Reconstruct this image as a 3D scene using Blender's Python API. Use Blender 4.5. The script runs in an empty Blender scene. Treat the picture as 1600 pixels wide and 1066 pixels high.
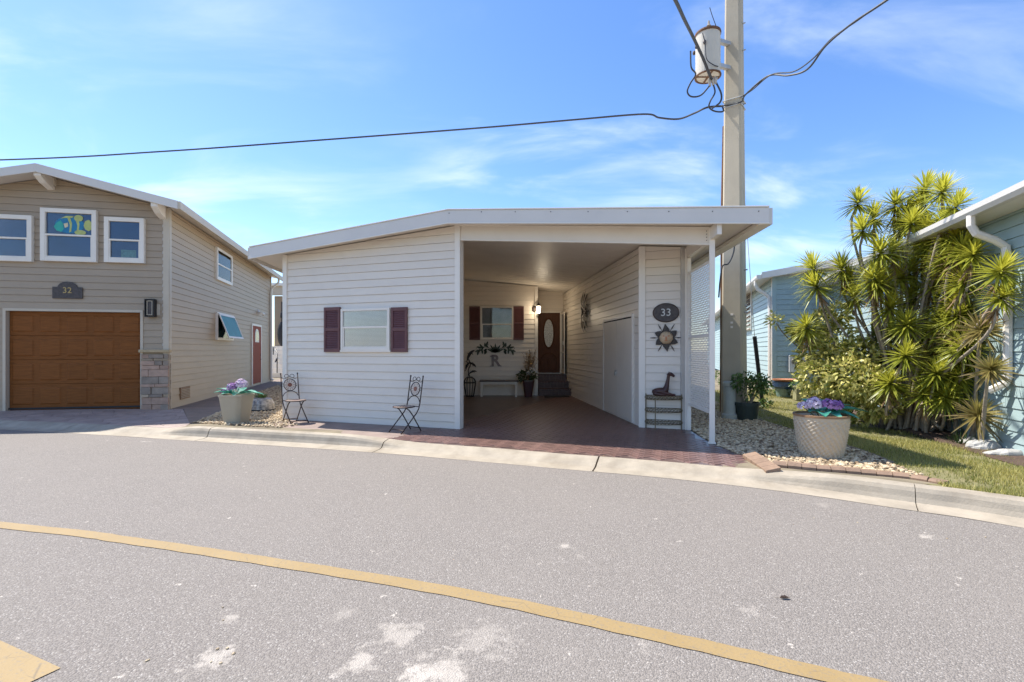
import bpy, bmesh, math, random
from mathutils import Vector, Matrix, noise
random.seed(33)
R = math.radians
col = bpy.context.scene.collection
sc = bpy.context.scene

# ------------------------------------------------------------------ camera, sky, sun, exposure
FPX, CAMZ, HY = 755.0, 1.5, 548.0
cam_d = bpy.data.cameras.new('camera'); cam = bpy.data.objects.new('camera', cam_d); col.objects.link(cam)
cam.location = (0, 0, CAMZ); cam.rotation_euler = (R(90), 0, 0)
cam_d.sensor_width = 36; cam_d.lens = FPX * 36 / 1600
cam_d.shift_y = (HY - 533) / 1600
cam_d.clip_start = 0.05; cam_d.clip_end = 2000
sc.camera = cam

SUN_TO = Vector((-2.07, 1.12, 3.75)).normalized()
SUN_EL = math.asin(SUN_TO.z); SUN_AZ = math.atan2(SUN_TO.x, SUN_TO.y)   # from +Y, clockwise
world = bpy.data.worlds.new('World'); sc.world = world; world.use_nodes = True
def build_world():
    nt = world.node_tree; N = nt.nodes; L = nt.links
    for n in list(N): N.remove(n)
    out = N.new('ShaderNodeOutputWorld'); bg = N.new('ShaderNodeBackground'); bg.inputs[1].default_value = 0.15
    L.new(bg.outputs[0], out.inputs[0])
    sky = N.new('ShaderNodeTexSky'); sky.sky_type = 'NISHITA'; sky.sun_disc = False
    sky.sun_elevation = SUN_EL; sky.sun_rotation = SUN_AZ
    sky.air_density = 1.0; sky.dust_density = 0.35; sky.ozone_density = 2.6; sky.altitude = 0
    hs = N.new('ShaderNodeHueSaturation'); hs.inputs['Hue'].default_value = 0.508; hs.inputs['Saturation'].default_value = 1.20; hs.inputs['Value'].default_value = 1.0
    L.new(sky.outputs[0], hs.inputs['Color'])
    # thin wispy cirrus: noise on a cloud layer seen in direction space
    tc = N.new('ShaderNodeTexCoord'); sp = N.new('ShaderNodeSeparateXYZ'); L.new(tc.outputs['Generated'], sp.inputs[0])
    ad = N.new('ShaderNodeMath'); ad.operation = 'ADD'; ad.inputs[1].default_value = 0.22; L.new(sp.outputs[2], ad.inputs[0])
    mx = N.new('ShaderNodeMath'); mx.operation = 'MAXIMUM'; mx.inputs[1].default_value = 0.05; L.new(ad.outputs[0], mx.inputs[0])
    dx = N.new('ShaderNodeMath'); dx.operation = 'DIVIDE'; L.new(sp.outputs[0], dx.inputs[0]); L.new(mx.outputs[0], dx.inputs[1])
    dy = N.new('ShaderNodeMath'); dy.operation = 'DIVIDE'; L.new(sp.outputs[1], dy.inputs[0]); L.new(mx.outputs[0], dy.inputs[1])
    cb = N.new('ShaderNodeCombineXYZ'); L.new(dx.outputs[0], cb.inputs[0]); L.new(dy.outputs[0], cb.inputs[1])
    mp = N.new('ShaderNodeMapping'); mp.inputs['Rotation'].default_value = (0, 0, R(-28)); mp.inputs['Scale'].default_value = (1.0, 2.1, 1); mp.inputs['Location'].default_value = (3.2, 0.9, 0)
    L.new(cb.outputs[0], mp.inputs[0])
    n1 = N.new('ShaderNodeTexNoise'); n1.inputs['Scale'].default_value = 1.25; n1.inputs['Detail'].default_value = 9; n1.inputs['Roughness'].default_value = 0.56; n1.inputs['Distortion'].default_value = 0.5
    L.new(mp.outputs[0], n1.inputs[0])
    n2 = N.new('ShaderNodeTexNoise'); n2.inputs['Scale'].default_value = 0.55; n2.inputs['Detail'].default_value = 3
    L.new(cb.outputs[0], n2.inputs[0])
    r1 = N.new('ShaderNodeMapRange'); r1.inputs[1].default_value = 0.44; r1.inputs[2].default_value = 0.78; L.new(n1.outputs[0], r1.inputs[0]); r1.interpolation_type = 'SMOOTHSTEP'
    r2 = N.new('ShaderNodeMapRange'); r2.inputs[1].default_value = 0.34; r2.inputs[2].default_value = 0.62; L.new(n2.outputs[0], r2.inputs[0]); r2.interpolation_type = 'SMOOTHSTEP'
    mu = N.new('ShaderNodeMath'); mu.operation = 'MULTIPLY'; L.new(r1.outputs[0], mu.inputs[0]); L.new(r2.outputs[0], mu.inputs[1])
    m2 = N.new('ShaderNodeMath'); m2.operation = 'MULTIPLY'; L.new(mu.outputs[0], m2.inputs[0]); m2.inputs[1].default_value = 0.85
    mix = N.new('ShaderNodeMix'); mix.data_type = 'RGBA'; L.new(m2.outputs[0], mix.inputs[0]); L.new(hs.outputs[0], mix.inputs[6])
    mix.inputs[7].default_value = (4.7, 5.2, 6.0, 1)
    L.new(mix.outputs[2], bg.inputs[0])
build_world()
sun_d = bpy.data.lights.new('sun', 'SUN'); sun_d.energy = 4.8; sun_d.angle = R(0.53); sun_d.color = (1.0, 0.95, 0.87)
sun = bpy.data.objects.new('sun', sun_d); col.objects.link(sun); sun.location = SUN_TO * 60
sun.rotation_euler = (-SUN_TO).to_track_quat('-Z', 'Y').to_euler()
sc.view_settings.view_transform = 'Standard'; sc.view_settings.look = 'None'; sc.view_settings.gamma = 1
sc.view_settings.use_curve_mapping = False
sc.cycles.diffuse_bounces = 8; sc.cycles.max_bounces = 14
sc.view_settings.exposure = 0.78

# ------------------------------------------------------------------ layout helpers
def G(px, py, z=0.0):                        # a point seen at px,py that lies on a level at height z
    Y = (CAMZ - z) * FPX / (py - HY); return Vector(((px - 800) / FPX * Y, Y, z))
def Wp(px, py, Y):                           # a point seen at px,py at distance Y
    return Vector(((px - 800) / FPX * Y, Y, CAMZ - (py - HY) / FPX * Y))
class Wall:                                  # a vertical wall line: origin, direction left to right seen from outside
    def __init__(s, O, u):
        s.O = Vector((O[0], O[1])); s.u = Vector((u[0], u[1])).normalized(); s.n = Vector((s.u.y, -s.u.x))
    def at(s, px, py):
        r = (px - 800) / FPX                 # X = r*Y ; O + u*t
        t = (r * s.O.y - s.O.x) / (s.u.x - r * s.u.y)
        Y = s.O.y + s.u.y * t
        return t, CAMZ - (py - HY) / FPX * Y
    def P(s, t, z, d=0.0):
        q = s.O + s.u * t + s.n * d; return Vector((q.x, q.y, z))

# ------------------------------------------------------------------ materials
MAT = {}
def mat(name, c, rough=0.6, var=0.10, scale=6.0, bump=0.0, bscale=60.0, metal=0.0, spec=0.5, rnd=0.0, c2=None, attr=None, trans=0.0, detail=4.0, stretch=None, dirt=0.0):
    m = bpy.data.materials.new(name); m.use_nodes = True; nt = m.node_tree; N = nt.nodes; L = nt.links
    b = N['Principled BSDF']; b.inputs['Roughness'].default_value = rough; b.inputs['Metallic'].default_value = metal
    b.inputs['Specular IOR Level'].default_value = spec
    tc = N.new('ShaderNodeTexCoord'); src = tc.outputs['Object']
    if stretch:
        mp = N.new('ShaderNodeMapping'); mp.inputs['Scale'].default_value = stretch; L.new(src, mp.inputs[0]); src = mp.outputs[0]
    no = N.new('ShaderNodeTexNoise'); no.inputs['Scale'].default_value = scale; no.inputs['Detail'].default_value = detail; no.inputs['Roughness'].default_value = 0.6
    L.new(src, no.inputs['Vector'])
    mix = N.new('ShaderNodeMix'); mix.data_type = 'RGBA'
    if c2 is None:
        mix.inputs[6].default_value = (*[max(0, k * (1 - var)) for k in c], 1); mix.inputs[7].default_value = (*[min(1, k * (1 + var)) for k in c], 1)
    else:
        mix.inputs[6].default_value = (*c, 1); mix.inputs[7].default_value = (*c2, 1)
    if attr:
        at = N.new('ShaderNodeAttribute'); at.attribute_name = attr; L.new(at.outputs['Fac'], mix.inputs[0])
    else:
        mr = N.new('ShaderNodeMapRange'); mr.inputs[1].default_value = 0.3; mr.inputs[2].default_value = 0.7; L.new(no.outputs[0], mr.inputs[0]); L.new(mr.outputs[0], mix.inputs[0])
    cur = mix.outputs[2]
    if rnd > 0:
        oi = N.new('ShaderNodeObjectInfo'); hv = N.new('ShaderNodeHueSaturation')
        m1 = N.new('ShaderNodeMapRange'); m1.inputs[3].default_value = 1 - rnd; m1.inputs[4].default_value = 1 + rnd
        L.new(oi.outputs['Random'], m1.inputs[0]); L.new(m1.outputs[0], hv.inputs['Value']); L.new(cur, hv.inputs['Color']); cur = hv.outputs[0]
    if dirt > 0:                              # grime streaks with their own shape
        n3 = N.new('ShaderNodeTexNoise'); n3.inputs['Scale'].default_value = 1.7; n3.inputs['Detail'].default_value = 7; n3.inputs['Roughness'].default_value = 0.7; L.new(tc.outputs['Object'], n3.inputs['Vector'])
        m3 = N.new('ShaderNodeMapRange'); m3.inputs[1].default_value = 0.5; m3.inputs[2].default_value = 0.75; m3.inputs[4].default_value = dirt; L.new(n3.outputs[0], m3.inputs[0])
        x3 = N.new('ShaderNodeMix'); x3.data_type = 'RGBA'; L.new(m3.outputs[0], x3.inputs[0]); L.new(cur, x3.inputs[6]); x3.inputs[7].default_value = (c[0]*0.55, c[1]*0.5, c[2]*0.42, 1); cur = x3.outputs[2]
    L.new(cur, b.inputs['Base Color'])
    if bump > 0:
        nb = N.new('ShaderNodeTexNoise'); nb.inputs['Scale'].default_value = bscale; nb.inputs['Detail'].default_value = 5; L.new(src, nb.inputs['Vector'])
        bp = N.new('ShaderNodeBump'); bp.inputs['Strength'].default_value = bump; bp.inputs['Distance'].default_value = 0.01; L.new(nb.outputs[0], bp.inputs['Height']); L.new(bp.outputs[0], b.inputs['Normal'])
    if trans > 0:
        tr = N.new('ShaderNodeBsdfTranslucent'); L.new(cur, tr.inputs[0]); ms = N.new('ShaderNodeMixShader'); ms.inputs[0].default_value = trans
        L.new(b.outputs[0], ms.inputs[1]); L.new(tr.outputs[0], ms.inputs[2]); L.new(ms.outputs[0], N['Material Output'].inputs[0])
    MAT[name] = m; return m
def glass(name, tint=(1, 1, 1), rough=0.02):
    m = bpy.data.materials.new(name); m.use_nodes = True; nt = m.node_tree; N = nt.nodes; L = nt.links
    N.remove(N['Principled BSDF'])
    t = N.new('ShaderNodeBsdfTransparent'); t.inputs[0].default_value = (*tint, 1); g = N.new('ShaderNodeBsdfGlossy'); g.inputs['Roughness'].default_value = rough
    fr = N.new('ShaderNodeFresnel'); fr.inputs[0].default_value = 1.5; ms = N.new('ShaderNodeMixShader')
    no = N.new('ShaderNodeTexNoise'); no.inputs['Scale'].default_value = 1.6; bp = N.new('ShaderNodeBump'); bp.inputs['Strength'].default_value = 0.12; bp.inputs['Distance'].default_value = 0.02
    L.new(no.outputs[0], bp.inputs['Height']); L.new(bp.outputs[0], g.inputs['Normal'])
    L.new(fr.outputs[0], ms.inputs[0]); L.new(t.outputs[0], ms.inputs[1]); L.new(g.outputs[0], ms.inputs[2]); L.new(ms.outputs[0], N['Material Output'].inputs[0])
    MAT[name] = m; return m

mat('white_siding', (0.705, 0.635, 0.548), 0.42, 0.025, 1.6, rnd=0.02, dirt=0.10, bump=0.06, bscale=14, stretch=(1, 1, 3))
mat('white_trim', (0.74, 0.685, 0.61), 0.4, 0.03, 3, dirt=0.08)
mat('white_fascia', (0.62, 0.58, 0.53), 0.35, 0.03, 2, dirt=0.06)
mat('cream_panel', (0.70, 0.635, 0.55), 0.5, 0.04, 2, dirt=0.10)
mat('ceiling_panel', (0.74, 0.675, 0.59), 0.45, 0.05, 1.5, dirt=0.10)
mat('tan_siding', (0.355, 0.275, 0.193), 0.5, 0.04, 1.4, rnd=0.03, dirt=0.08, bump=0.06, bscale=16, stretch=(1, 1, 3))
mat('tan_siding_bright_side', (0.43, 0.325, 0.213), 0.5, 0.04, 1.4, rnd=0.03, dirt=0.08, bump=0.06, bscale=16, stretch=(1, 1, 3))  # same tan siding, the side wall's brighter look put into its colour
mat('cream_trim', (0.50, 0.43, 0.335), 0.5, 0.04, 2, dirt=0.06)
mat('blue_siding', (0.33, 0.43, 0.435), 0.5, 0.04, 1.4, rnd=0.03, dirt=0.06, bump=0.06, bscale=16, stretch=(1, 1, 3))
mat('wall_core', (0.5, 0.47, 0.43), 0.8, 0.05)
mat('shutter_red', (0.125, 0.048, 0.048), 0.55, 0.12, 5, rnd=0.05)
mat('door_brown', (0.085, 0.034, 0.018), 0.5, 0.35, 4, spec=0.2, stretch=(12, 12, 1), bump=0.1, bscale=30)
mat('garage_wood', (0.20, 0.070, 0.018), 0.6, 0.20, 3.5, spec=0.15, stretch=(1.2, 1.2, 14), bump=0.12, bscale=14, rnd=0.04)
mat('red_door', (0.27, 0.045, 0.02), 0.6, 0.05, spec=0.15)
mat('storage_door', (0.66, 0.595, 0.51), 0.45, 0.03, 2, dirt=0.08)
mat('black_iron', (0.022, 0.020, 0.020), 0.45, 0.2, 20, metal=0.3)
mat('rusty_iron', (0.055, 0.035, 0.028), 0.6, 0.4, 30, metal=0.3)
mat('bronze', (0.09, 0.065, 0.055), 0.45, 0.25, 14, metal=0.5)
mat('gold_letter', (0.42, 0.30, 0.12), 0.4, 0.1, metal=0.4)
mat('silver_letter', (0.55, 0.55, 0.52), 0.4, 0.1)
mat('plaque_dark', (0.060, 0.048, 0.045), 0.55, 0.35, 22, bump=0.3, bscale=50)
mat('brick_floor', (0.150, 0.083, 0.068), 0.42, 0.22, 9, rnd=0.16, dirt=0.35, bump=0.25, bscale=45)
mat('brick_joint', (0.16, 0.12, 0.105), 0.7, 0.2, 8, bump=0.2)
mat('slab_smooth', (0.12, 0.078, 0.066), 0.33, 0.25, 2.2, dirt=0.35, bump=0.15, bscale=40)
mat('step_brick', (0.085, 0.048, 0.043), 0.5, 0.3, 12, rnd=0.12, bump=0.25)
mat('flagstone', (0.34, 0.262, 0.222), 0.65, 0.16, 2.5, rnd=0.10, dirt=0.25, bump=0.3, bscale=25)
mat('flag_joint', (0.24, 0.195, 0.175), 0.8, 0.15, 6)
mat('path_concrete', (0.225, 0.165, 0.122), 0.75, 0.2, 2.5, dirt=0.3, bump=0.2)
mat('stone_veneer', (0.40, 0.305, 0.21), 0.75, 0.18, 7, rnd=0.28, bump=0.6, bscale=18)
mat('stone_pink', (0.40, 0.265, 0.195), 0.75, 0.18, 7, rnd=0.15, bump=0.6, bscale=18)
mat('stone_grey', (0.27, 0.215, 0.17), 0.75, 0.2, 7, rnd=0.15, bump=0.6, bscale=18)
mat('stone_cap', (0.42, 0.32, 0.19), 0.7, 0.15, 6, bump=0.4, bscale=20)
mat('pot_beige', (0.40, 0.345, 0.255), 0.55, 0.05, 3, dirt=0.12)
mat('pot_cream', (0.50, 0.415, 0.30), 0.6, 0.06, 5, dirt=0.12)
mat('pot_rim', (0.26, 0.15, 0.075), 0.6, 0.1)
mat('soil', (0.05, 0.035, 0.025), 0.95, 0.3, 30, bump=0.6)
mat('pot_green', (0.028, 0.042, 0.038), 0.5, 0.1, 4)
mat('pot_maroon', (0.060, 0.018, 0.018), 0.3, 0.15)
mat('pot_blue', (0.035, 0.075, 0.17), 0.15, 0.3, 6)
mat('glaze_green', (0.16, 0.24, 0.22), 0.2, 0.3, 8)
mat('terracotta', (0.48, 0.20, 0.10), 0.7, 0.12, 8)
mat('planter_moss', (0.26, 0.25, 0.13), 0.85, 0.25, 9, bump=0.5)
mat('edging_brick', (0.25, 0.163, 0.108), 0.75, 0.15, 9, rnd=0.08, dirt=0.2, bump=0.35, bscale=30)
mat('gravel', (0.25, 0.165, 0.09), 0.7, 0.1, c2=(0.66, 0.535, 0.345), attr='var')
mat('gravel_bed', (0.24, 0.18, 0.11), 0.9, 0.3, 30, bump=0.6)
mat('mulch', (0.08, 0.05, 0.035), 0.95, 0.4, 25, bump=0.8, bscale=40)
mat('grass', (0.14, 0.17, 0.03), 0.6, c2=(0.50, 0.44, 0.14), attr='var', trans=0.35)
mat('lawn_soil', (0.16, 0.15, 0.06), 0.95, 0.3, 6, c2=(0.22, 0.19, 0.09), bump=0.6, bscale=50)
mat('yard_soil', (0.20, 0.165, 0.11), 0.95, 0.3, 2, bump=0.5)
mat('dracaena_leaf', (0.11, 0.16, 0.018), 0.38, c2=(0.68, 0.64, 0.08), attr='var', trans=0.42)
mat('dracaena_leaf_red', (0.16, 0.10, 0.05), 0.4, c2=(0.42, 0.38, 0.10), attr='var', trans=0.3)
mat('dry_leaf', (0.18, 0.10, 0.05), 0.7, c2=(0.34, 0.22, 0.11), attr='var', trans=0.2)
mat('croton_leaf', (0.20, 0.23, 0.028), 0.4, c2=(0.82, 0.74, 0.27), attr='var', trans=0.3)
mat('green_leaf', (0.035, 0.085, 0.018), 0.45, c2=(0.14, 0.22, 0.045), attr='var', trans=0.3)
mat('dark_leaf', (0.018, 0.04, 0.012), 0.45, c2=(0.06, 0.10, 0.025), attr='var', trans=0.25)
mat('teal_leaf', (0.02, 0.17, 0.12), 0.45, c2=(0.10, 0.42, 0.30), attr='var', trans=0.2)
mat('purple_petal', (0.20, 0.07, 0.27), 0.6, c2=(0.55, 0.30, 0.58), attr='var', trans=0.2)
mat('lilac_petal', (0.52, 0.36, 0.54), 0.6, c2=(0.85, 0.76, 0.84), attr='var', trans=0.2)
mat('cream_petal', (0.62, 0.52, 0.30), 0.6, c2=(0.85, 0.78, 0.58), attr='var', trans=0.2)
mat('white_petal', (0.62, 0.62, 0.60), 0.6, c2=(0.85, 0.85, 0.83), attr='var', trans=0.2)
mat('dry_stalk', (0.20, 0.12, 0.07), 0.7, c2=(0.42, 0.30, 0.18), attr='var', trans=0.1)
mat('bark', (0.30, 0.25, 0.19), 0.85, 0.25, 8, stretch=(1, 1, 3), bump=0.6, bscale=25)
mat('concrete_pole', (0.42, 0.365, 0.27), 0.75, 0.07, 2, dirt=0.22, bump=0.2, bscale=40, stretch=(1, 1, 0.4))
mat('transformer_paint', (0.54, 0.495, 0.41), 0.45, 0.06, 3, dirt=0.3)
mat('rust', (0.13, 0.06, 0.028), 0.8, 0.4, 14, bump=0.3)
mat('porcelain', (0.42, 0.36, 0.28), 0.25, 0.15)
mat('cable', (0.030, 0.032, 0.038), 0.6, 0.2)
mat('galvanised', (0.46, 0.46, 0.45), 0.45, 0.12, 12, metal=0.5)
mat('dark_window', (0.018, 0.040, 0.080), 0.08, 0.2, 1.5)
mat('pane_sky_blue', (0.008, 0.060, 0.19), 0.6, 0.2, 1.2)  # blue sky reflection painted into the sheet behind the front panes
mat('teal_shade', (0.015, 0.19, 0.21), 0.5, 0.12, 3)
mat('grey_interior', (0.16, 0.15, 0.14), 0.6, 0.35, 1.8)
mat('blind_slat', (0.78, 0.77, 0.73), 0.5, 0.04)
mat('fish_teal', (0.03, 0.36, 0.30), 0.5, 0.15, 9); mat('fish_yellow', (0.42, 0.46, 0.15), 0.5, 0.15, 9); mat('fish_blue', (0.01, 0.17, 0.33), 0.5, 0.15, 9)
mat('valance', (0.10, 0.24, 0.25), 0.7, 0.3, 18)
mat('rubber_dark', (0.02, 0.02, 0.022), 0.7, 0.15)
mat('sun_face', (0.52, 0.38, 0.24), 0.55, 0.15, 8, bump=0.2)
mat('sun_ray_metal', (0.050, 0.040, 0.035), 0.6, 0.4, 14, metal=0.1)
mat('walk_concrete', (0.255, 0.19, 0.158), 0.7, 0.2, 3, dirt=0.3, bump=0.25, bscale=30)
mat('giraffe_red', (0.055, 0.018, 0.014), 0.4, 0.35, 9, bump=0.2, bscale=30)
mat('wire_gold', (0.20, 0.16, 0.095), 0.5, 0.25, 20, metal=0.5)
mat('tile_cream', (0.46, 0.36, 0.29), 0.5, 0.2, 30); mat('tile_red', (0.21, 0.075, 0.045), 0.5, 0.35, 25)
mat('letter_pewter', (0.20, 0.165, 0.165), 0.5, 0.3, 14, metal=0.3)
mat('metal_leaf_green', (0.055, 0.068, 0.045), 0.5, 0.4, 12, metal=0.4)
mat('bench_top', (0.10, 0.075, 0.06), 0.4, 0.2)
mat('kerb_concrete', (0.345, 0.295, 0.225), 0.8, 0.16, 4.0, dirt=0.55, bump=0.35, bscale=55)
mat('rock_white', (0.42, 0.405, 0.375), 0.85, 0.12, 8, bump=0.6, bscale=20)
mat('meter_box', (0.62, 0.62, 0.60), 0.45, 0.05)
mat('conduit_grey', (0.36, 0.38, 0.34), 0.5, 0.08, dirt=0.15)
mat('oval_glass', (0.42, 0.40, 0.38), 0.2, 0.6, 28)
mat('mosaic', (0.05, 0.05, 0.06), 0.4, c2=(0.52, 0.47, 0.40), scale=13)
glass('clear_glass'); glass('tinted_glass', (0.75, 0.86, 0.92))
m = bpy.data.materials.new('lamp_glow'); m.use_nodes = True; b = m.node_tree.nodes['Principled BSDF']
b.inputs['Base Color'].default_value = (0.9, 0.85, 0.7, 1); b.inputs['Emission Color'].default_value = (1, 0.88, 0.62, 1); b.inputs['Emission Strength'].default_value = 4; MAT['lamp_glow'] = m

# ------------------------------------------------------------------ mesh builder
OFF = {}                                     # world-built things: their base, subtracted from every vertex
def root_of(o):
    while o.parent: o = o.parent
    return o
class MB:
    def __init__(s): s.v = []; s.f = []; s.a = []; s.cur = 0.5
    def add(s, vs, fs):
        k = len(s.v); s.v += [Vector(p) for p in vs]; s.f += [[i + k for i in f] for f in fs]; s.a += [s.cur] * len(fs); return s
    def obox(s, o, ax, ay, az):
        o = Vector(o); ax = Vector(ax); ay = Vector(ay); az = Vector(az)
        v = [o, o+ax, o+ax+ay, o+ay, o+az, o+ax+az, o+ax+ay+az, o+ay+az]
        return s.add(v, [(0,3,2,1),(4,5,6,7),(0,1,5,4),(1,2,6,5),(2,3,7,6),(3,0,4,7)])
    def box(s, x0, x1, y0, y1, z0, z1): return s.obox((x0,y0,z0),(x1-x0,0,0),(0,y1-y0,0),(0,0,z1-z0))
    def prism(s, pts, ext):
        ext = Vector(ext); n = len(pts); v = [Vector(p) for p in pts]; v += [p + ext for p in v[:n]]
        return s.add(v, [list(range(n))[::-1], list(range(n, 2*n))] + [(i, (i+1) % n, (i+1) % n + n, i + n) for i in range(n)])
    def poly(s, pts): return s.add(pts, [list(range(len(pts)))])
    def tube(s, pts, r, n=6, closed=False, cap=True):
        pts = [Vector(p) for p in pts]; m_ = len(pts); rs = r if isinstance(r, (list, tuple)) else [r] * m_
        k = len(s.v); up = None
        for i, p in enumerate(pts):
            a = pts[(i-1) % m_] if (closed or i > 0) else p; c = pts[(i+1) % m_] if (closed or i < m_-1) else p
            d = (c - a); d = d.normalized() if d.length > 1e-9 else Vector((0,0,1))
            if up is None: up = Vector((0,0,1)) if abs(d.z) < 0.9 else Vector((1,0,0))
            x = up - d * up.dot(d)
            if x.length < 1e-5: x = d.orthogonal()
            x.normalize(); y = d.cross(x); up = x
            for j in range(n):
                t = 2 * math.pi * j / n; s.v.append(p + (x * math.cos(t) + y * math.sin(t)) * rs[i])
        nf = len(s.f)
        for i in range(m_ if closed else m_ - 1):
            i2 = (i + 1) % m_
            for j in range(n):
                j2 = (j + 1) % n; s.f.append([k+i*n+j, k+i*n+j2, k+i2*n+j2, k+i2*n+j])
        if cap and not closed:
            s.f.append([k + j for j in range(n)][::-1]); s.f.append([k + (m_-1)*n + j for j in range(n)])
        s.a += [s.cur] * (len(s.f) - nf); return s
    def lathe(s, prof, n=24, c=(0,0,0), fn=None):
        c = Vector(c); k = len(s.v); nf = len(s.f)
        for i, (r, z) in enumerate(prof):
            for j in range(n):
                t = 2*math.pi*j/n; rr = r if fn is None else fn(r, z, t); s.v.append(c + Vector((rr*math.cos(t), rr*math.sin(t), z)))
        for i in range(len(prof)-1):
            for j in range(n):
                j2 = (j+1) % n; s.f.append([k+i*n+j, k+i*n+j2, k+(i+1)*n+j2, k+(i+1)*n+j])
        s.f.append([k+j for j in range(n)][::-1]); s.f.append([k+(len(prof)-1)*n+j for j in range(n)])
        s.a += [s.cur] * (len(s.f)-nf); return s
    def ell(s, c, r, n=10, m_=7, rot=None):
        c = Vector(c); rot = rot or Matrix.Identity(3); k = len(s.v); nf = len(s.f)
        s.v.append(c + rot @ Vector((0,0,-r[2])))
        for i in range(1, m_):
            a = -math.pi/2 + math.pi*i/m_
            for j in range(n):
                t = 2*math.pi*j/n; s.v.append(c + rot @ Vector((r[0]*math.cos(a)*math.cos(t), r[1]*math.cos(a)*math.sin(t), r[2]*math.sin(a))))
        s.v.append(c + rot @ Vector((0,0,r[2]))); top = len(s.v)-1
        for j in range(n):
            j2 = (j+1) % n; s.f.append([k, k+1+j2, k+1+j]); s.f.append([top, k+1+(m_-2)*n+j, k+1+(m_-2)*n+j2])
            for i in range(m_-2): s.f.append([k+1+i*n+j, k+1+i*n+j2, k+1+(i+1)*n+j2, k+1+(i+1)*n+j])
        s.a += [s.cur]*(len(s.f)-nf); return s
    def leaf(s, p, d, side, L, w, droop=0.0, seg=3, prof=(0.55, 1.0, 0.7, 0.0)):
        p = Vector(p); k = len(s.v); nf = len(s.f); m_ = len(prof)
        for i in range(m_):
            t = i/(m_-1); q = p + d*L*t + Vector((0,0,-droop*t*t)); ww = side*w*0.5*prof[i]
            if i == m_-1 and prof[i] == 0: s.v.append(q)
            else: s.v += [q-ww, q+ww]
        for i in range(m_-1):
            a = k + 2*i
            if i == m_-2 and prof[-1] == 0: s.f.append([a, a+1, a+2])
            else: s.f.append([a, a+1, a+3, a+2])
        s.a += [s.cur]*(len(s.f)-nf); return s
    def build(s, name, mt, parent=None, smooth=False, fix=True, bevel=0.0, kind=None, label=None):
        me = bpy.data.meshes.new(name); vs = s.v
        if parent is not None:
            o_ = OFF.get(root_of(parent))
            if o_ is not None: vs = [p - o_ for p in vs]
        me.from_pydata([tuple(p) for p in vs], [], s.f)
        at = me.attributes.new('var', 'FLOAT', 'FACE'); at.data.foreach_set('value', s.a)
        if fix:
            bm = bmesh.new(); bm.from_mesh(me)
            if bevel > 0:
                bmesh.ops.recalc_face_normals(bm, faces=bm.faces)
                bmesh.ops.bevel(bm, geom=[e for e in bm.edges if e.is_manifold and e.calc_face_angle(0) > 0.6], offset=bevel, segments=2, profile=0.5, affect='EDGES')
            bmesh.ops.recalc_face_normals(bm, faces=bm.faces); bm.to_mesh(me); bm.free()
        me.materials.append(MAT[mt] if isinstance(mt, str) else mt)
        if smooth: me.polygons.foreach_set('use_smooth', [True]*len(me.polygons))
        o = bpy.data.objects.new(name, me); col.objects.link(o)
        if parent is not None: o.parent = parent
        if kind: o['kind'] = kind
        if label: o['label'] = label
        return o
def thing(name, label, cat, base, rotz=0.0, group=None, worldbuilt=True):
    o = bpy.data.objects.new(name, None); col.objects.link(o); o.empty_display_size = 0.2
    o.location = base; o.rotation_euler = (0, 0, rotz); o['label'] = label; o['category'] = cat
    if group: o['group'] = group
    if worldbuilt: OFF[o] = Vector(base)
    return o
def tag(o, label, cat, group=None):
    o['label'] = label; o['category'] = cat
    if group: o['group'] = group
    return o
def struct(o): o['kind'] = 'structure'; return o
def inst(src, parent, loc, rotz=0.0, name=None):
    c = src.copy(); col.objects.link(c); c.parent = parent; c.location = loc; c.rotation_euler = (0, 0, rotz); return c
def arc(c, r, a0, a1, n, ex, ez):            # points on an arc in the plane ex,ez
    return [Vector(c) + Vector(ex)*r*math.cos(a0+(a1-a0)*i/n) + Vector(ez)*r*math.sin(a0+(a1-a0)*i/n) for i in range(n+1)]
def catmull(P, n=8):
    out = []; Q = [P[0]*2-P[1]] + P + [P[-1]*2-P[-2]]
    for i in range(1, len(Q)-2):
        a, b_, c, d = Q[i-1:i+3]
        for k in range(n):
            t = k/n; out.append(0.5*((2*b_)+(c-a)*t+(2*a-5*b_+4*c-d)*t*t+(3*b_-a-3*c+d)*t**3))
    return out + [P[-1]]
def clip(poly, axis, val, keep_greater):     # Sutherland-Hodgman against one axis-aligned line
    out = []; n = len(poly)
    for i in range(n):
        a, b_ = poly[i], poly[(i+1) % n]; da = a[axis]-val; db = b_[axis]-val
        if not keep_greater: da, db = -da, -db
        if da >= 0: out.append(a)
        if (da > 0 and db < 0) or (da < 0 and db > 0):
            t = da/(da-db); out.append(tuple(a[k]+(b_[k]-a[k])*t for k in range(2)))
    return out
def inside(poly, x, y):
    r = False; n = len(poly); j = n-1
    for i in range(n):
        xi, yi = poly[i][0], poly[i][1]; xj, yj = poly[j][0], poly[j][1]
        if (yi > y) != (yj > y) and x < (xj-xi)*(y-yi)/(yj-yi)+xi: r = not r
        j = i
    return r
def wbox(mb, w, s0, s1, z0, z1, d0, d1):
    u = Vector((w.u.x, w.u.y, 0)); n = Vector((w.n.x, w.n.y, 0))
    return mb.obox(w.P(s0, z0, d0), u*(s1-s0), n*(d1-d0), (0, 0, z1-z0))
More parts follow.
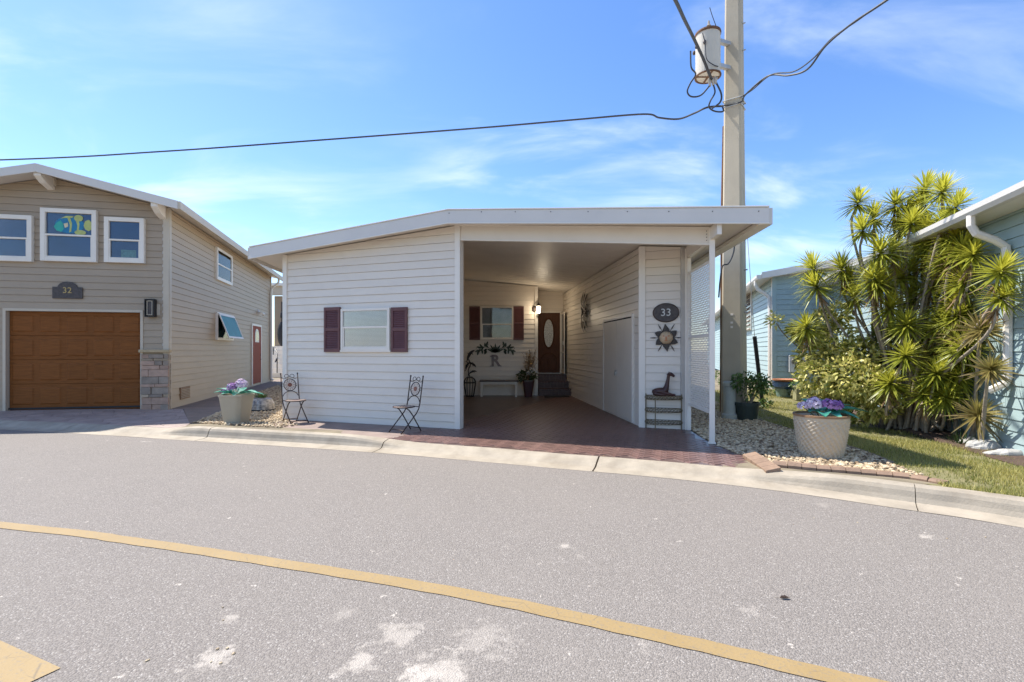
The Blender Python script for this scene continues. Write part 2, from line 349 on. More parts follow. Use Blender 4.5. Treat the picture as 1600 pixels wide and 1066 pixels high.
def siding(parent, w, poly, mt, h=0.16, z0=0.0, lap=0.017, thick=0.12, core=True):
    """overlapping horizontal boards over the wall polygon (s,z); each board its own part, on a wall core"""
    if core: MB().prism([w.P(a, b_, -0.012) for a, b_ in poly], Vector((w.n.x, w.n.y, 0))*-thick).build('wall', 'wall_core', parent)
    zmin = min(p[1] for p in poly); zmax = max(p[1] for p in poly); k = math.floor((zmin-z0)/h)
    while z0 + k*h < zmax - 1e-4:
        a = z0+k*h; q = clip(clip(poly, 1, a+0.004, True), 1, a+h-0.001, False); k += 1
        pp = []
        for p in q:
            if not pp or (abs(p[0]-pp[-1][0]) + abs(p[1]-pp[-1][1])) > 1e-4: pp.append(p)
        if len(pp) > 2 and abs(pp[0][0]-pp[-1][0]) + abs(pp[0][1]-pp[-1][1]) < 1e-4: pp.pop()
        if len(pp) < 3 or max(p[0] for p in pp)-min(p[0] for p in pp) < 0.02: continue
        n = len(pp); fr = [w.P(s_, z, 0.002+lap*(1-(z-a)/h)) for s_, z in pp]; bk = [w.P(s_, z, -0.010) for s_, z in pp]
        MB().add(fr+bk, [list(range(n))]+[(i, (i+1) % n, (i+1) % n+n, i+n) for i in range(n)]).build('siding_board', mt, parent)
def window(parent, w, s0, s1, z0, z1, fmat='white_trim', back='pane_sky_blue', fw=0.07, split=0.5, gl='clear_glass', d=0.075, blinds=False):
    f = MB()
    wbox(f, w, s0, s0+fw, z0, z1, 0.0, d); wbox(f, w, s1-fw, s1, z0, z1, 0.0, d)
    wbox(f, w, s0+fw, s1-fw, z1-fw, z1, 0.0, d-0.002); wbox(f, w, s0+fw, s1-fw, z0, z0+fw, 0.0, d-0.002)
    fr = f.build('window', fmat, parent, bevel=0.004)
    zm = z0+(z1-z0)*split
    if split: wbox(MB(), w, s0+fw, s1-fw, zm-0.02, zm+0.02, 0.031, d-0.006).build('sash_rail', fmat, fr)
    wbox(MB(), w, s0+fw, s1-fw, z0+fw, z1-fw, 0.0285, 0.0305).build('pane_backing', back, fr) if not blinds else None
    lows = [(z0+fw, zm-0.02), (zm+0.02, z1-fw)] if split else [(z0+fw, z1-fw)]
    if split:                                # lower sash frame
        sf = MB(); a, b_ = s0+fw, s1-fw; c0, c1 = lows[0]
        wbox(sf, w, a, a+0.025, c0, c1, 0.032, d-0.014); wbox(sf, w, b_-0.025, b_, c0, c1, 0.032, d-0.014); wbox(sf, w, a+0.025, b_-0.025, c0, c0+0.025, 0.032, d-0.015)
        sf.build('sash', fmat, fr)
    for c0, c1 in lows: wbox(MB(), w, s0+fw+0.001, s1-fw-0.001, c0, c1, 0.0455, 0.0485).build('pane', gl, fr)
    if blinds:
        wbox(MB(), w, s0+fw, s1-fw, z0+fw, z1-fw, 0.0275, 0.0295).build('pane_backing', 'grey_interior', fr)
    return fr

# ------------------------------------------------------------------ road, kerb, yard
def asphalt_mat():
    m = bpy.data.materials.new('asphalt'); m.use_nodes = True; nt = m.node_tree; N = nt.nodes; L = nt.links
    b = N['Principled BSDF']; b.inputs['Roughness'].default_value = 0.85; b.inputs['Specular IOR Level'].default_value = 0.25
    tc = N.new('ShaderNodeTexCoord'); P = tc.outputs['Object']
    def noise(scale, detail=3, rough=0.6):
        n = N.new('ShaderNodeTexNoise'); n.inputs['Scale'].default_value = scale; n.inputs['Detail'].default_value = detail; n.inputs['Roughness'].default_value = rough; L.new(P, n.inputs['Vector']); return n.outputs[0]
    def mr(src, a, b_, c=0, d=1):
        r = N.new('ShaderNodeMapRange'); r.inputs[1].default_value = a; r.inputs[2].default_value = b_; r.inputs[3].default_value = c; r.inputs[4].default_value = d; L.new(src, r.inputs[0]); return r.outputs[0]
    def mixc(f, A, B):
        x = N.new('ShaderNodeMix'); x.data_type = 'RGBA'
        L.new(f, x.inputs[0]) if not isinstance(f, float) else setattr(x.inputs[0], 'default_value', f)
        for i, q in ((6, A), (7, B)):
            if isinstance(q, tuple): x.inputs[i].default_value = (*q, 1)
            else: L.new(q, x.inputs[i])
        return x.outputs[2]
    vo = N.new('ShaderNodeTexVoronoi'); vo.inputs['Scale'].default_value = 115; L.new(P, vo.inputs['Vector'])
    sv = N.new('ShaderNodeSeparateColor'); L.new(vo.outputs['Color'], sv.inputs[0])
    stone = mixc(mr(sv.outputs[0], 0.0, 1.0), (0.17, 0.150, 0.130), (0.305, 0.272, 0.238))
    pale = mixc(mr(sv.outputs[1], 0.93, 0.96), stone, (0.44, 0.405, 0.36))
    dark = mixc(mr(vo.outputs['Distance'], 0.45, 0.75, 0, 0.75), pale, (0.12, 0.11, 0.104))
    fine = mixc(mr(noise(260, 2), 0.3, 0.7, 0, 0.35), dark, (0.25, 0.224, 0.196))
    big = mixc(mr(noise(0.55, 5, 0.65), 0.35, 0.68, 0, 0.30), fine, (0.26, 0.231, 0.20))
    # scuffed pale patches: chalky wear at a few places on the road
    cur = big
    edge = noise(9.0, 6, 0.72)
    for (px, py, r, k) in [(325, 1030, 0.13, 1.0), (565, 1035, 0.12, 1.0), (625, 992, 0.16, 0.8), (690, 1045, 0.20, 1.0), (655, 1060, 0.12, 1), (365, 965, 0.06, 0.8), (880, 852, 0.07, 1.0), (1455, 840, 0.09, 0.9), (760, 1000, 0.22, 0.5), (1010, 1010, 0.08, 0.6), (1170, 952, 0.10, 0.45), (905, 870, 0.06, 0.3), (230, 690, 0.12, 0.3), (1290, 790, 0.1, 0.35), (1450, 890, 0.07, 0.45), (535, 960, 0.10, 0.4)]:
        g = G(px, py, -0.1)
        vm = N.new('ShaderNodeVectorMath'); vm.operation = 'DISTANCE'; vm.inputs[1].default_value = (g.x, g.y, 0.0)
        fl = N.new('ShaderNodeVectorMath'); fl.operation = 'MULTIPLY'; fl.inputs[1].default_value = (1, 1, 0); L.new(P, fl.inputs[0]); L.new(fl.outputs[0], vm.inputs[0])
        a = mr(vm.outputs['Value'], 0.0, r*1.5, 0.36, 0.0)
        ad = N.new('ShaderNodeMath'); ad.operation = 'ADD'; L.new(a, ad.inputs[0]); L.new(edge, ad.inputs[1])
        cur = mixc(mr(ad.outputs[0], 0.66, 0.80, 0, 0.62*k), cur, (0.50, 0.45, 0.385))
    L.new(cur, b.inputs['Base Color'])
    bp = N.new('ShaderNodeBump'); bp.inputs['Strength'].default_value = 0.8; bp.inputs['Distance'].default_value = 0.006; bp.invert = True; L.new(vo.outputs['Distance'], bp.inputs['Height']); L.new(bp.outputs[0], b.inputs['Normal'])
    MAT['asphalt'] = m
asphalt_mat()
def yellow_mat():
    m = bpy.data.materials.new('road_paint_yellow'); m.use_nodes = True; nt = m.node_tree; N = nt.nodes; L = nt.links
    b = N['Principled BSDF']; b.inputs['Roughness'].default_value = 0.7
    tc = N.new('ShaderNodeTexCoord'); P = tc.outputs['Object']
    n1 = N.new('ShaderNodeTexNoise'); n1.inputs['Scale'].default_value = 3; n1.inputs['Detail'].default_value = 6; L.new(P, n1.inputs[0])
    mx = N.new('ShaderNodeMix'); mx.data_type = 'RGBA'; mx.inputs[6].default_value = (0.26, 0.175, 0.068, 1); mx.inputs[7].default_value = (0.34, 0.24, 0.11, 1); L.new(n1.outputs[0], mx.inputs[0])
    vo = N.new('ShaderNodeTexVoronoi'); vo.feature = 'DISTANCE_TO_EDGE'; vo.inputs['Scale'].default_value = 4.5; L.new(P, vo.inputs['Vector'])
    n4 = N.new('ShaderNodeTexNoise'); n4.inputs['Scale'].default_value = 7; L.new(P, n4.inputs[0])
    vd = N.new('ShaderNodeMapRange'); vd.inputs[1].default_value = 0.0; vd.inputs[2].default_value = 0.014; vd.inputs[3].default_value = 0.75; vd.inputs[4].default_value = 0; L.new(vo.outputs[0], vd.inputs[0])
    nm = N.new('ShaderNodeMapRange'); nm.inputs[1].default_value = 0.5; nm.inputs[2].default_value = 0.6; L.new(n4.outputs[0], nm.inputs[0])
    ml = N.new('ShaderNodeMath'); ml.operation = 'MULTIPLY'; L.new(vd.outputs[0], ml.inputs[0]); L.new(nm.outputs[0], ml.inputs[1])
    m2 = N.new('ShaderNodeMix'); m2.data_type = 'RGBA'; L.new(ml.outputs[0], m2.inputs[0]); L.new(mx.outputs[2], m2.inputs[6]); m2.inputs[7].default_value = (0.14, 0.11, 0.07, 1)
    n5 = N.new('ShaderNodeTexNoise'); n5.inputs['Scale'].default_value = 55; n5.inputs['Detail'].default_value = 4; L.new(P, n5.inputs[0])
    r5 = N.new('ShaderNodeMapRange'); r5.inputs[1].default_value = 0.55; r5.inputs[2].default_value = 0.66; r5.inputs[4].default_value = 0.55; L.new(n5.outputs[0], r5.inputs[0])
    m3 = N.new('ShaderNodeMix'); m3.data_type = 'RGBA'; L.new(r5.outputs[0], m3.inputs[0]); L.new(m2.outputs[2], m3.inputs[6]); m3.inputs[7].default_value = (0.21, 0.17, 0.12, 1)
    L.new(m3.outputs[2], b.inputs['Base Color'])
    bp = N.new('ShaderNodeBump'); bp.inputs['Strength'].default_value = 0.5; bp.inputs['Distance'].default_value = 0.004; L.new(n5.outputs[0], bp.inputs['Height']); L.new(bp.outputs[0], b.inputs['Normal'])
    MAT['yellow'] = m
yellow_mat()
EP = [Vector((-60, 17.5)), Vector((-40, 14.6)), Vector((-20, 11.7)), Vector((-10.3, 9.76)), Vector((-5.63, 8.55)), Vector((-2.2, 7.58)), Vector((0.86, 6.46)), Vector((2.0, 6.02)), Vector((3.0, 5.52)), Vector((4.03, 4.80)), Vector((4.65, 4.33)), Vector((7.0, 2.3)), Vector((10, -0.9)), Vector((14, -6)), Vector((24, -20))]
EC = catmull(EP, 10)
def nrm2(P, i):
    a = P[max(0, i-1)]; c = P[min(len(P)-1, i+1)]; d = (c-a).normalized(); return Vector((-d.y, d.x))
EN = [nrm2(EC, i) for i in range(len(EC))]
def sst(a, b_, x): t = max(0, min(1, (x-a)/(b_-a))); return t*t*(3-2*t)
def lift(x):                                  # 1 where the kerb stands up, 0 where it is dropped for a driveway
    return sst(-6.9, -5.9, x) * (1 - sst(-3.0, -1.5, x)) + sst(2.4, 3.7, x)
KB = 0.50
BC = [EC[i] + EN[i]*KB for i in range(len(EC))]
far_side = [(24, -30), (15, -25), (10, -13), (5, -7), (0, -3.2), (-8, 0), (-20, 2.7), (-60, 8.5)]
mb = MB(); mb.poly([(EC[i].x+EN[i].x*0.02, EC[i].y+EN[i].y*0.02, -0.10) for i in range(len(EC))] + [(x, y, -0.10) for x, y in far_side])
struct(mb.build('road', 'asphalt'))
gm = MB(); gm.poly([(-900, -900, -0.16), (900, -900, -0.16), (900, 900, -0.16), (-900, 900, -0.16)]); struct(gm.build('ground', 'yard_soil'))
def ribbon(name, P, w0, w1, z, mt):
    mb = MB(); N_ = [nrm2(P, i) for i in range(len(P))]
    for i, p in enumerate(P):
        for s_ in (w0, w1):
            jit = 0.004*math.sin(i*2.3+s_*50); q = p + N_[i]*(s_+jit); mb.v.append(Vector((q.x, q.y, z)))
    for i in range(len(P)-1): mb.f.append([2*i, 2*i+1, 2*i+3, 2*i+2]); mb.a.append(0.5)
    return struct(mb.build(name, mt))
YL = [Vector((-22, 7.6)), Vector((-12, 5.95))] + [Vector(G(px, py, -0.1).xy) for px, py in [(0, 821), (200, 845), (400, 875), (700, 924), (1000, 988), (1250, 1046)]] + [Vector((2.3, 2.0)), Vector((4.2, 0.8)), Vector((8, -2.6)), Vector((14, -9))]
ribbon('road_marking', catmull(YL, 8), -0.062, 0.062, -0.0955, 'yellow')
a0 = G(95, 1045, -0.1); a1 = G(0, 1022, -0.1); d = (a1-a0).normalized(); e = Vector((-d.y, d.x, 0)); e = e if e.y < 0 else -e
mb = MB(); q0 = a0.copy(); q0.z = -0.0955
mb.poly([q0, q0+d*3.2+Vector((0, 0.45, 0)), q0+d*3.2+e*0.5+Vector((0, 0.45, 0)), q0+e*0.5+Vector((-0.1, 0, 0))]); struct(mb.build('road_marking', 'yellow'))

kerb = bpy.data.objects.new('kerb', None); col.objects.link(kerb); struct(kerb)
RAISED = [(0.0, -0.097), (0.20, -0.088), (0.255, -0.075), (0.280, -0.03), (0.300, 0.028), (0.325, 0.066), (0.37, 0.082), (0.45, 0.082), (0.50, 0.070), (0.50, -0.22)]
DROP = [(0.0, -0.097), (0.20, -0.084), (0.255, -0.068), (0.280, -0.058), (0.300, -0.050), (0.325, -0.042), (0.37, -0.028), (0.45, -0.006), (0.50, 0.002), (0.50, -0.22)]
# resample the edge finely by arc length
fine = []
for i in range(len(EC)-1):
    n = max(1, int((EC[i+1]-EC[i]).length/0.11))
    for k in range(n): fine.append(EC[i].lerp(EC[i+1], k/n))
FN = [nrm2(fine, i) for i in range(len(fine))]
cuts = [-30.2, -26.6, -23.2, -19.4, -16, -12.6, -9.0, -5.62, -2.2, 1.06, 4.06, 6.4, 8.8, 11, 14]
seg = []; ci = 0
def kerb_seg(pts):
    mb = MB(); n = len(RAISED)
    for (p, nn) in pts:
        l = lift(p.x)
        for k in range(n):
            w_ = RAISED[k][0]; z = DROP[k][1]*(1-l)+RAISED[k][1]*l
            wob = 0.006*noise.noise(Vector((p.x*1.3, p.y*1.3, w_*3)))
            q = p + nn*(w_+wob); mb.v.append(Vector((q.x, q.y, z+wob*0.5)))
    for i in range(len(pts)-1):
        for k in range(n-1): a = i*n+k; mb.f.append([a, a+1, a+n+1, a+n]); mb.a.append(0.5)
    mb.f.append(list(range(n))); mb.f.append([(len(pts)-1)*n+k for k in range(n)]); mb.a += [0.5, 0.5]
    o = mb.build('kerb_segment', 'kerb_concrete', kerb, smooth=False); return o
for i, p in enumerate(fine):
    if ci < len(cuts) and p.x > cuts[ci]:
        if len(seg) > 2: kerb_seg(seg[:-1] + [(seg[-1][0]+(p-seg[-1][0])*0.85 if False else seg[-1][0], seg[-1][1])])
        seg = [(p + (p-fine[i-1])*(-0.86), FN[i])]; ci += 1
        continue
    seg.append((p, FN[i]))
kerb_seg(seg)
# dark joint filler under the gaps
def back_line(x):                             # Y of the back of the kerb at X
    for i in range(len(BC)-1):
        if BC[i].x <= x <= BC[i+1].x: t = (x-BC[i].x)/(BC[i+1].x-BC[i].x); return BC[i].y+(BC[i+1].y-BC[i].y)*t
    return BC[-1].y
def gz(x, y):                                 # height of the yard behind the kerb
    z = 0.0
    d = y - back_line(x)
    if x < -3.0 or x > 2.4: z += 0.055*lift(x)*max(0, 1-max(0, d)/0.9)
    if x > 3.2: z += 0.055*max(0, y-10.6)*sst(3.2, 4.5, x)
    return z
mb = MB(); xs = [-60+2.0*i for i in range(24)] + [-12+0.25*i for i in range(96)] + [12+2*i for i in range(10)]
xs = sorted(set(x for x in xs if x < 13)); ny = 26
for x in xs:
    y0 = back_line(x)+0.002
    for j in range(ny+1):
        t = j/ny; y = y0 + (70-y0)*t**2.6; mb.v.append(Vector((x, y, gz(x, min(y, 17))-0.012)))
for i in range(len(xs)-1):
    for j in range(ny): a = i*(ny+1)+j; mb.f.append([a, a+1, a+ny+2, a+ny+1]); mb.a.append(0.5)
struct(mb.build('yard', 'yard_soil', smooth=True))

# ------------------------------------------------------------------ main lines of the three houses
UF = Vector((0.947, -0.321)).normalized(); DM = Vector((-0.087, 1.0)).normalized()
WF = Wall((-4.95, 10.58), UF); LF = 4.14      # street wall of the white house
C1 = WF.P(LF, 0)                              # its right corner, where the carport opens
WS = Wall((2.54, 9.44), UF); LS = 0.845       # storeroom front with the number plaque
LR = 8.0
WR = Wall((2.54+DM.x*LR, 9.44+DM.y*LR), -DM)  # long storeroom wall inside the carport, far to near
YB, YD = 16.2, 17.4
WB = Wall((-1.86, YB), (1, 0)); WD = Wall((0.5, YD), (1, 0))
POST = Vector((3.23, 7.81, 0))
def ridge_x(y): return C1.x - 0.02 + DM.x/DM.y*(y-C1.y)
def ceil_z(x, y): return 3.92 - 0.098*(x-ridge_x(y)) if x >= ridge_x(y) else 3.92 + 0.083*(x-ridge_x(y))

# ------------------------------------------------------------------ carport paving: stamped brick herringbone
slab_pts = [Vector((x, back_line(x)+0.004, 0)) for x in [-4.35+0.25*i for i in range(31)]]
slab_pts = [p for p in slab_pts if p.x < 3.12] + [G(1188, 737), G(1163, 712), G(1113, 694), G(1079, 673), Vector((3.38, 9.2, 0)), Vector((3.2, 17.6, 0)), Vector((-1.9, 17.6, 0)), Vector((-1.15, 9.3, 0)), Vector((-5.0, 10.7, 0)), Vector((-4.95, 10.0, 0))]
pav = MB().prism([Vector((p.x, p.y, -0.05)) for p in slab_pts], (0, 0, 0.047)).build('carport_paving', 'slab_smooth'); struct(pav)
walk = [(x, back_line(x)+0.006) for x in [-4.33+0.25*i for i in range(10)]]
walk = [p for p in walk if p[0] < -2.2] + [(-2.12, back_line(-2.12)+0.006), (-1.50, 9.35), (-4.9, 10.52), (-4.93, 10.0)]
MB().prism([(x, y, -0.02) for x, y in walk], (0, 0, 0.0225)).build('walk_slab', 'walk_concrete', pav)
BL, BWd, GAP = 0.215, 0.1075, 0.008
bm_ = MB(); bm_.box(-BL/2+GAP/2, BL/2-GAP/2, -BWd/2+GAP/2, BWd/2-GAP/2, -0.002, 0.0035)
def bevel_brick(l, w):
    m_ = MB(); i = 0.005
    m_.add([(-l/2,-w/2,-0.004),(l/2,-w/2,-0.004),(l/2,w/2,-0.004),(-l/2,w/2,-0.004),(-l/2+i,-w/2+i,0.0035),(l/2-i,-w/2+i,0.0035),(l/2-i,w/2-i,0.0035),(-l/2+i,w/2-i,0.0035)], [(4,5,6,7),(0,1,5,4),(1,2,6,5),(2,3,7,6),(3,0,4,7)]); return m_
ang = math.atan2(UF.y, UF.x) + R(45)
spots = []
for i in range(-90, 91):
    for j in range(-90, 91):
        # herringbone: bricks laid in 4-unit staircase
        k = (i - j) % 4
        if k == 0: c = ((i+1.0)*BWd, (j+0.5)*BWd); r_ = 0
        elif k == 3: c = ((i+0.5)*BWd, (j+1.0)*BWd); r_ = 1
        else: continue
        ca, sa = math.cos(ang), math.sin(ang); X = c[0]*ca - c[1]*sa + 0.5; Y = c[0]*sa + c[1]*ca + 8.5
        spots.append((X, Y, ang + (R(90) if r_ else 0)))
sp2 = [(p.x, p.y) for p in slab_pts]
ok = []
for X, Y, a in spots:
    good = True
    for sx in (-1, 1):
        for sy in (-1, 1):
            x = X + math.cos(a)*BL/2*0.92*sx - math.sin(a)*BWd/2*0.9*sy; y = Y + math.sin(a)*BL/2*0.92*sx + math.cos(a)*BWd/2*0.9*sy
            if not inside(sp2, x, y): good = False
    if X < -2.05 + 0.5*(Y-8.4): good = False
    if good: ok.append((X, Y, a))
front = WF.n
def frontness(q): return (Vector((q[0], q[1])) - WF.O).dot(front)
ok.sort(key=lambda q: q[0]**2 + q[1]**2)
br0 = None
for (X, Y, a) in ok[:300]:
    if br0 is None:
        br0 = bevel_brick(BL-GAP, BWd-GAP).build('paving_brick', 'brick_floor', pav); br0.location = (X, Y, 0.0005); br0.rotation_euler = (0, 0, a)
    else: inst(br0, pav, (X, Y, 0.0005+random.uniform(-0.0006, 0.0006)), a)
rest = MB()
for (X, Y, a) in ok[300:]:
    b_ = bevel_brick(BL-GAP, BWd-GAP); ca, sa = math.cos(a), math.sin(a)
    rest.cur = random.random(); rest.add([(X+p.x*ca-p.y*sa, Y+p.x*sa+p.y*ca, p.z+0.0005) for p in b_.v], b_.f)
rest.build('paving_bricks', 'brick_floor', pav, fix=False, kind='stuff')

# ------------------------------------------------------------------ flagstone driveway of the tan house, side path
RC = Vector((-8.75, 12.3)); UT = Vector((1, 0.2)).normalized(); VT = Vector((-0.269, 1)).normalized()
WT = Wall(RC - UT*8, UT); WTS = Wall(RC, VT)
def fz(x, y): return 0.034*max(0, min(4.5, -8.75-x))*max(0, min(1, (y-back_line(x))/2.2)) + 0.002
def flags(region, name, n, seed, gap=0.012):
    rs = random.Random(seed); xs_ = [p[0] for p in region]; ys_ = [p[1] for p in region]
    base = MB(); base.poly([(x, y, fz(x, y)-0.006) for x, y in region]); g = struct(base.build(name, 'flag_joint'))
    seeds = []
    while len(seeds) < n:
        x, y = rs.uniform(min(xs_), max(xs_)), rs.uniform(min(ys_), max(ys_))
        if inside(region, x, y): seeds.append((x, y))
    for i, s_ in enumerate(seeds):
        poly = list(region)
        for j, t_ in enumerate(seeds):
            if i == j or not poly: continue
            mx_, my_ = (s_[0]+t_[0])/2, (s_[1]+t_[1])/2; nx, ny_ = t_[0]-s_[0], t_[1]-s_[1]; ln = math.hypot(nx, ny_); nx /= ln; ny_ /= ln
            mx_ -= nx*gap/2; my_ -= ny_*gap/2; out = []
            for k in range(len(poly)):
                a, b_ = poly[k], poly[(k+1) % len(poly)]; da = (mx_-a[0])*nx+(my_-a[1])*ny_; db = (mx_-b_[0])*nx+(my_-b_[1])*ny_
                if da >= 0: out.append(a)
                if da*db < 0: t = da/(da-db); out.append((a[0]+(b_[0]-a[0])*t, a[1]+(b_[1]-a[1])*t))
            poly = out
        if len(poly) >= 3:
            h = rs.uniform(0.002, 0.006); mb = MB(); mb.prism([(x, y, fz(x, y)-0.005) for x, y in poly], (0, 0, h+0.004)); mb.build('flagstone', 'flagstone', g)
    return g
xl = -13.4
drive = [(x, back_line(x)+0.004) for x in (xl, -12, -11, -10, -9, -8, -7, -6.35)] + [(-6.6, 9.9), (RC.x+0.3, RC.y+0.1), (RC.x, RC.y+0.02), (WT.P(3.4, 0).x, WT.P(3.4, 0).y)]
flags(drive, 'flagstone_driveway', 150, 5)
sp_ = [RC + VT*t for t in (0, 12.2)]
path = [(RC.x+0.02, RC.y+0.02), (RC.x+0.32, RC.y+0.10), (-6.62, 9.92), (G(352, 640).x, G(352, 640).y), (G(405, 612).x, G(405, 612).y), (G(436, 600).x, G(436, 600).y), (-11.0, 27.5), (-12.6, 27.0), (sp_[1].x, sp_[1].y)]
mb = MB(); mb.prism([(x, y, -0.05) for x, y in path], (0, 0, 0.053)); struct(mb.build('side_path', 'path_concrete'))

# ------------------------------------------------------------------ gravel, mulch, lawn
def stone_mesh(mb, c, s, rs):
    ph = (1+5**0.5)/2; V = [(-1,ph,0),(1,ph,0),(-1,-ph,0),(1,-ph,0),(0,-1,ph),(0,1,ph),(0,-1,-ph),(0,1,-ph),(ph,0,-1),(ph,0,1),(-ph,0,-1),(-ph,0,1)]
    Fc = [(0,11,5),(0,5,1),(0,1,7),(0,7,10),(0,10,11),(1,5,9),(5,11,4),(11,10,2),(10,7,6),(7,1,8),(3,9,4),(3,4,2),(3,2,6),(3,6,8),(3,8,9),(4,9,5),(2,4,11),(6,2,10),(8,6,7),(9,8,1)]
    M_ = Matrix.Rotation(rs.uniform(0, 6.28), 3, 'Z') @ Matrix.Rotation(rs.uniform(-0.5, 0.5), 3, 'X'); sx, sy, sz = s*rs.uniform(0.9, 1.5), s*rs.uniform(0.7, 1.0), s*rs.uniform(0.5, 0.8)
    vs = []
    for v in V:
        q = Vector(v)/1.902; q *= rs.uniform(0.85, 1.12); vs.append(c + M_ @ Vector((q.x*sx, q.y*sy, q.z*sz)))
    mb.cur = min(1, max(0, rs.gauss(0.55, 0.28))); mb.add(vs, Fc)
def gravel(region, n, s0, s1, seed, zf, name):
    rs = random.Random(seed); mb = MB(); k = 0
    xs_ = [p[0] for p in region]; ys_ = [p[1] for p in region]
    while k < n:
        x, y = rs.uniform(min(xs_), max(xs_)), rs.uniform(min(ys_), max(ys_))
        if not inside(region, x, y): continue
        k += 1; s_ = rs.uniform(s0, s1); stone_mesh(mb, Vector((x, y, zf(x, y)+rs.uniform(0.0, 0.022))), s_, rs)
    o = mb.build(name, 'gravel', None, fix=False, kind='stuff'); o['label'] = 'loose cream and tan river stones filling the bed'; o['category'] = 'gravel'; return o
def gp(l, z=0.0): return [tuple(G(px, py, z).xy) for px, py in l]
bedR = gp([(1079, 671), (1090, 678), (1113, 692), (1140, 705), (1165, 714), (1205, 731), (1300, 738), (1420, 746), (1446, 745), (1392, 724), (1335, 702), (1250, 677), (1192, 659), (1150, 646), (1120, 636), (1095, 630), (1076, 640)])
bedL = gp([(302, 661), (372, 667), (440, 670), (470, 664), (446, 657), (447, 640), (441, 607), (434, 602), (404, 613), (352, 641)])
for nm, rg in (('gravel_bed', bedR), ('gravel_bed', bedL)):
    mb = MB(); mb.poly([(x, y, 0.0) for x, y in rg]); struct(mb.build(nm, 'gravel_bed'))
oR = gravel(bedR, 5600, 0.016, 0.034, 3, gz, 'river_gravel'); oL = gravel(bedL, 4200, 0.016, 0.032, 4, gz, 'river_gravel')
oR['label'] = 'cream river gravel under the woven round planter and utility pole'; oL['label'] = 'cream river gravel around the beige tapered planter'
# lawn beside the blue house
UB = Vector((0.314, 0.949)).normalized(); WBN = Wall((10.0, 15.2), -UB)
lawnP = gp([(1192, 659), (1250, 677), (1335, 702), (1392, 724), (1448, 747)]) + [(x, back_line(x)+0.01) for x in (4.55, 4.9, 5.3, 5.8, 6.4)] + [tuple(WBN.P(t, 0, 0.25).xy) for t in (9.6, 6.5, 3.5, 0.3)] + [(8.3, 15.4), (5.6, 15.0), (4.6, 11.3)] + gp([(1150, 646)])
def lz(x, y): return gz(x, y)+0.004
mb = MB(); ns = 26; xs_ = [p[0] for p in lawnP]; ys_ = [p[1] for p in lawnP]
def bed_edge(x, y): return inside(lawnP, x, y)
grid = {}
st = 0.2; x = min(xs_)
while x < max(xs_)+st:
    y = min(ys_)
    while y < max(ys_)+st:
        if inside(lawnP, x+st/2, y+st/2): mb.add([(x, y, gz(x, y)-0.003), (x+st, y, gz(x+st, y)-0.003), (x+st, y+st, gz(x+st, y+st)-0.003), (x, y+st, gz(x, y+st)-0.003)], [(0, 1, 2, 3)])
        y += st
    x += st
struct(mb.build('lawn', 'lawn_soil', smooth=True))
rs = random.Random(8); mb = MB(); k = 0
shrub_c = [(Vector((7.75, 9.45)), 0.75), (Vector((6.9, 10.2)), 0.85)]
while k < 64000:
    x, y = rs.uniform(min(xs_), max(xs_)), rs.uniform(min(ys_), max(ys_))
    if not inside(lawnP, x, y): continue
    if rs.random() > min(1, (9.5/(y+1.5))**1.5): continue
    if any((Vector((x, y))-c).length < r for c, r in shrub_c): k += 1; continue
    dens = noise.noise(Vector((x*1.1, y*1.1, 3.0)))
    k += 1
    if dens < -0.28 and rs.random() < 0.75: continue
    h = rs.uniform(0.02, 0.065)*(1+0.5*dens); a = rs.uniform(0, 6.28); l = rs.uniform(0.0, 0.8)*h
    s_ = Vector((math.cos(a+1.57), math.sin(a+1.57), 0))*rs.uniform(0.003, 0.005); p = Vector((x, y, gz(x, y)-0.004))
    mb.cur = min(1, max(0, 0.50+0.5*dens+rs.gauss(0, 0.25))); mb.add([p-s_, p+s_, p+Vector((math.cos(a)*l, math.sin(a)*l, h))], [(0, 1, 2)])
o = mb.build('grass', 'grass', None, fix=False, kind='stuff'); o['label'] = 'patchy yellow-green lawn grass beside the blue house'; o['category'] = 'grass'

# brown concrete edging along the front of the right gravel bed
edge = thing('bed_edging', 'brown scored concrete edging blocks between gravel bed and kerb', 'edging', (3.6, 5.9, 0.0))
pts = [G(px, py, 0.0) for px, py in [(1208, 733), (1260, 738), (1320, 742), (1380, 746), (1430, 751), (1475, 760)]]
EDc = catmull([p.xy for p in pts], 10); tot = 0; L_ = [0]
for i in range(len(EDc)-1): tot += (EDc[i+1]-EDc[i]).length; L_.append(tot)
def along(s_):
    for i in range(len(L_)-1):
        if L_[i] <= s_ <= L_[i+1]: return EDc[i].lerp(EDc[i+1], (s_-L_[i])/max(1e-6, L_[i+1]-L_[i]))
    return EDc[-1]
s_ = 0; n = int(tot/0.155)
for k in range(n):
    a = along(k*tot/n+0.004); b_ = along((k+1)*tot/n-0.004); d = (b_-a).normalized(); nn = Vector((-d.y, d.x)); z0 = gz(a.x, a.y)-0.03
    top = 0.088 + 0.012*math.sin(k*1.7)*0.3 - 0.03*(k/n)
    mb = MB(); w_ = 0.105; q = lambda p, o_, z: Vector((p.x+nn.x*o_, p.y+nn.y*o_, z0+z))
    A = [q(a, 0, 0), q(b_, 0, 0), q(b_, w_, 0), q(a, w_, 0), q(a, 0.0, top*0.62), q(b_, 0.0, top*0.62), q(b_, 0.035, top), q(a, 0.035, top), q(b_, w_, top), q(a, w_, top)]
    mb.add(A, [(0,3,2,1),(0,1,5,4),(4,5,6,7),(7,6,8,9),(2,3,9,8),(0,4,7,9,3),(1,2,8,6,5)]).build('edging_block', 'edging_brick', edge)
t0 = thing('tilted_edging_block', 'loose brown ribbed edging block tilted at the paving corner', 'edging', G(1185, 722))
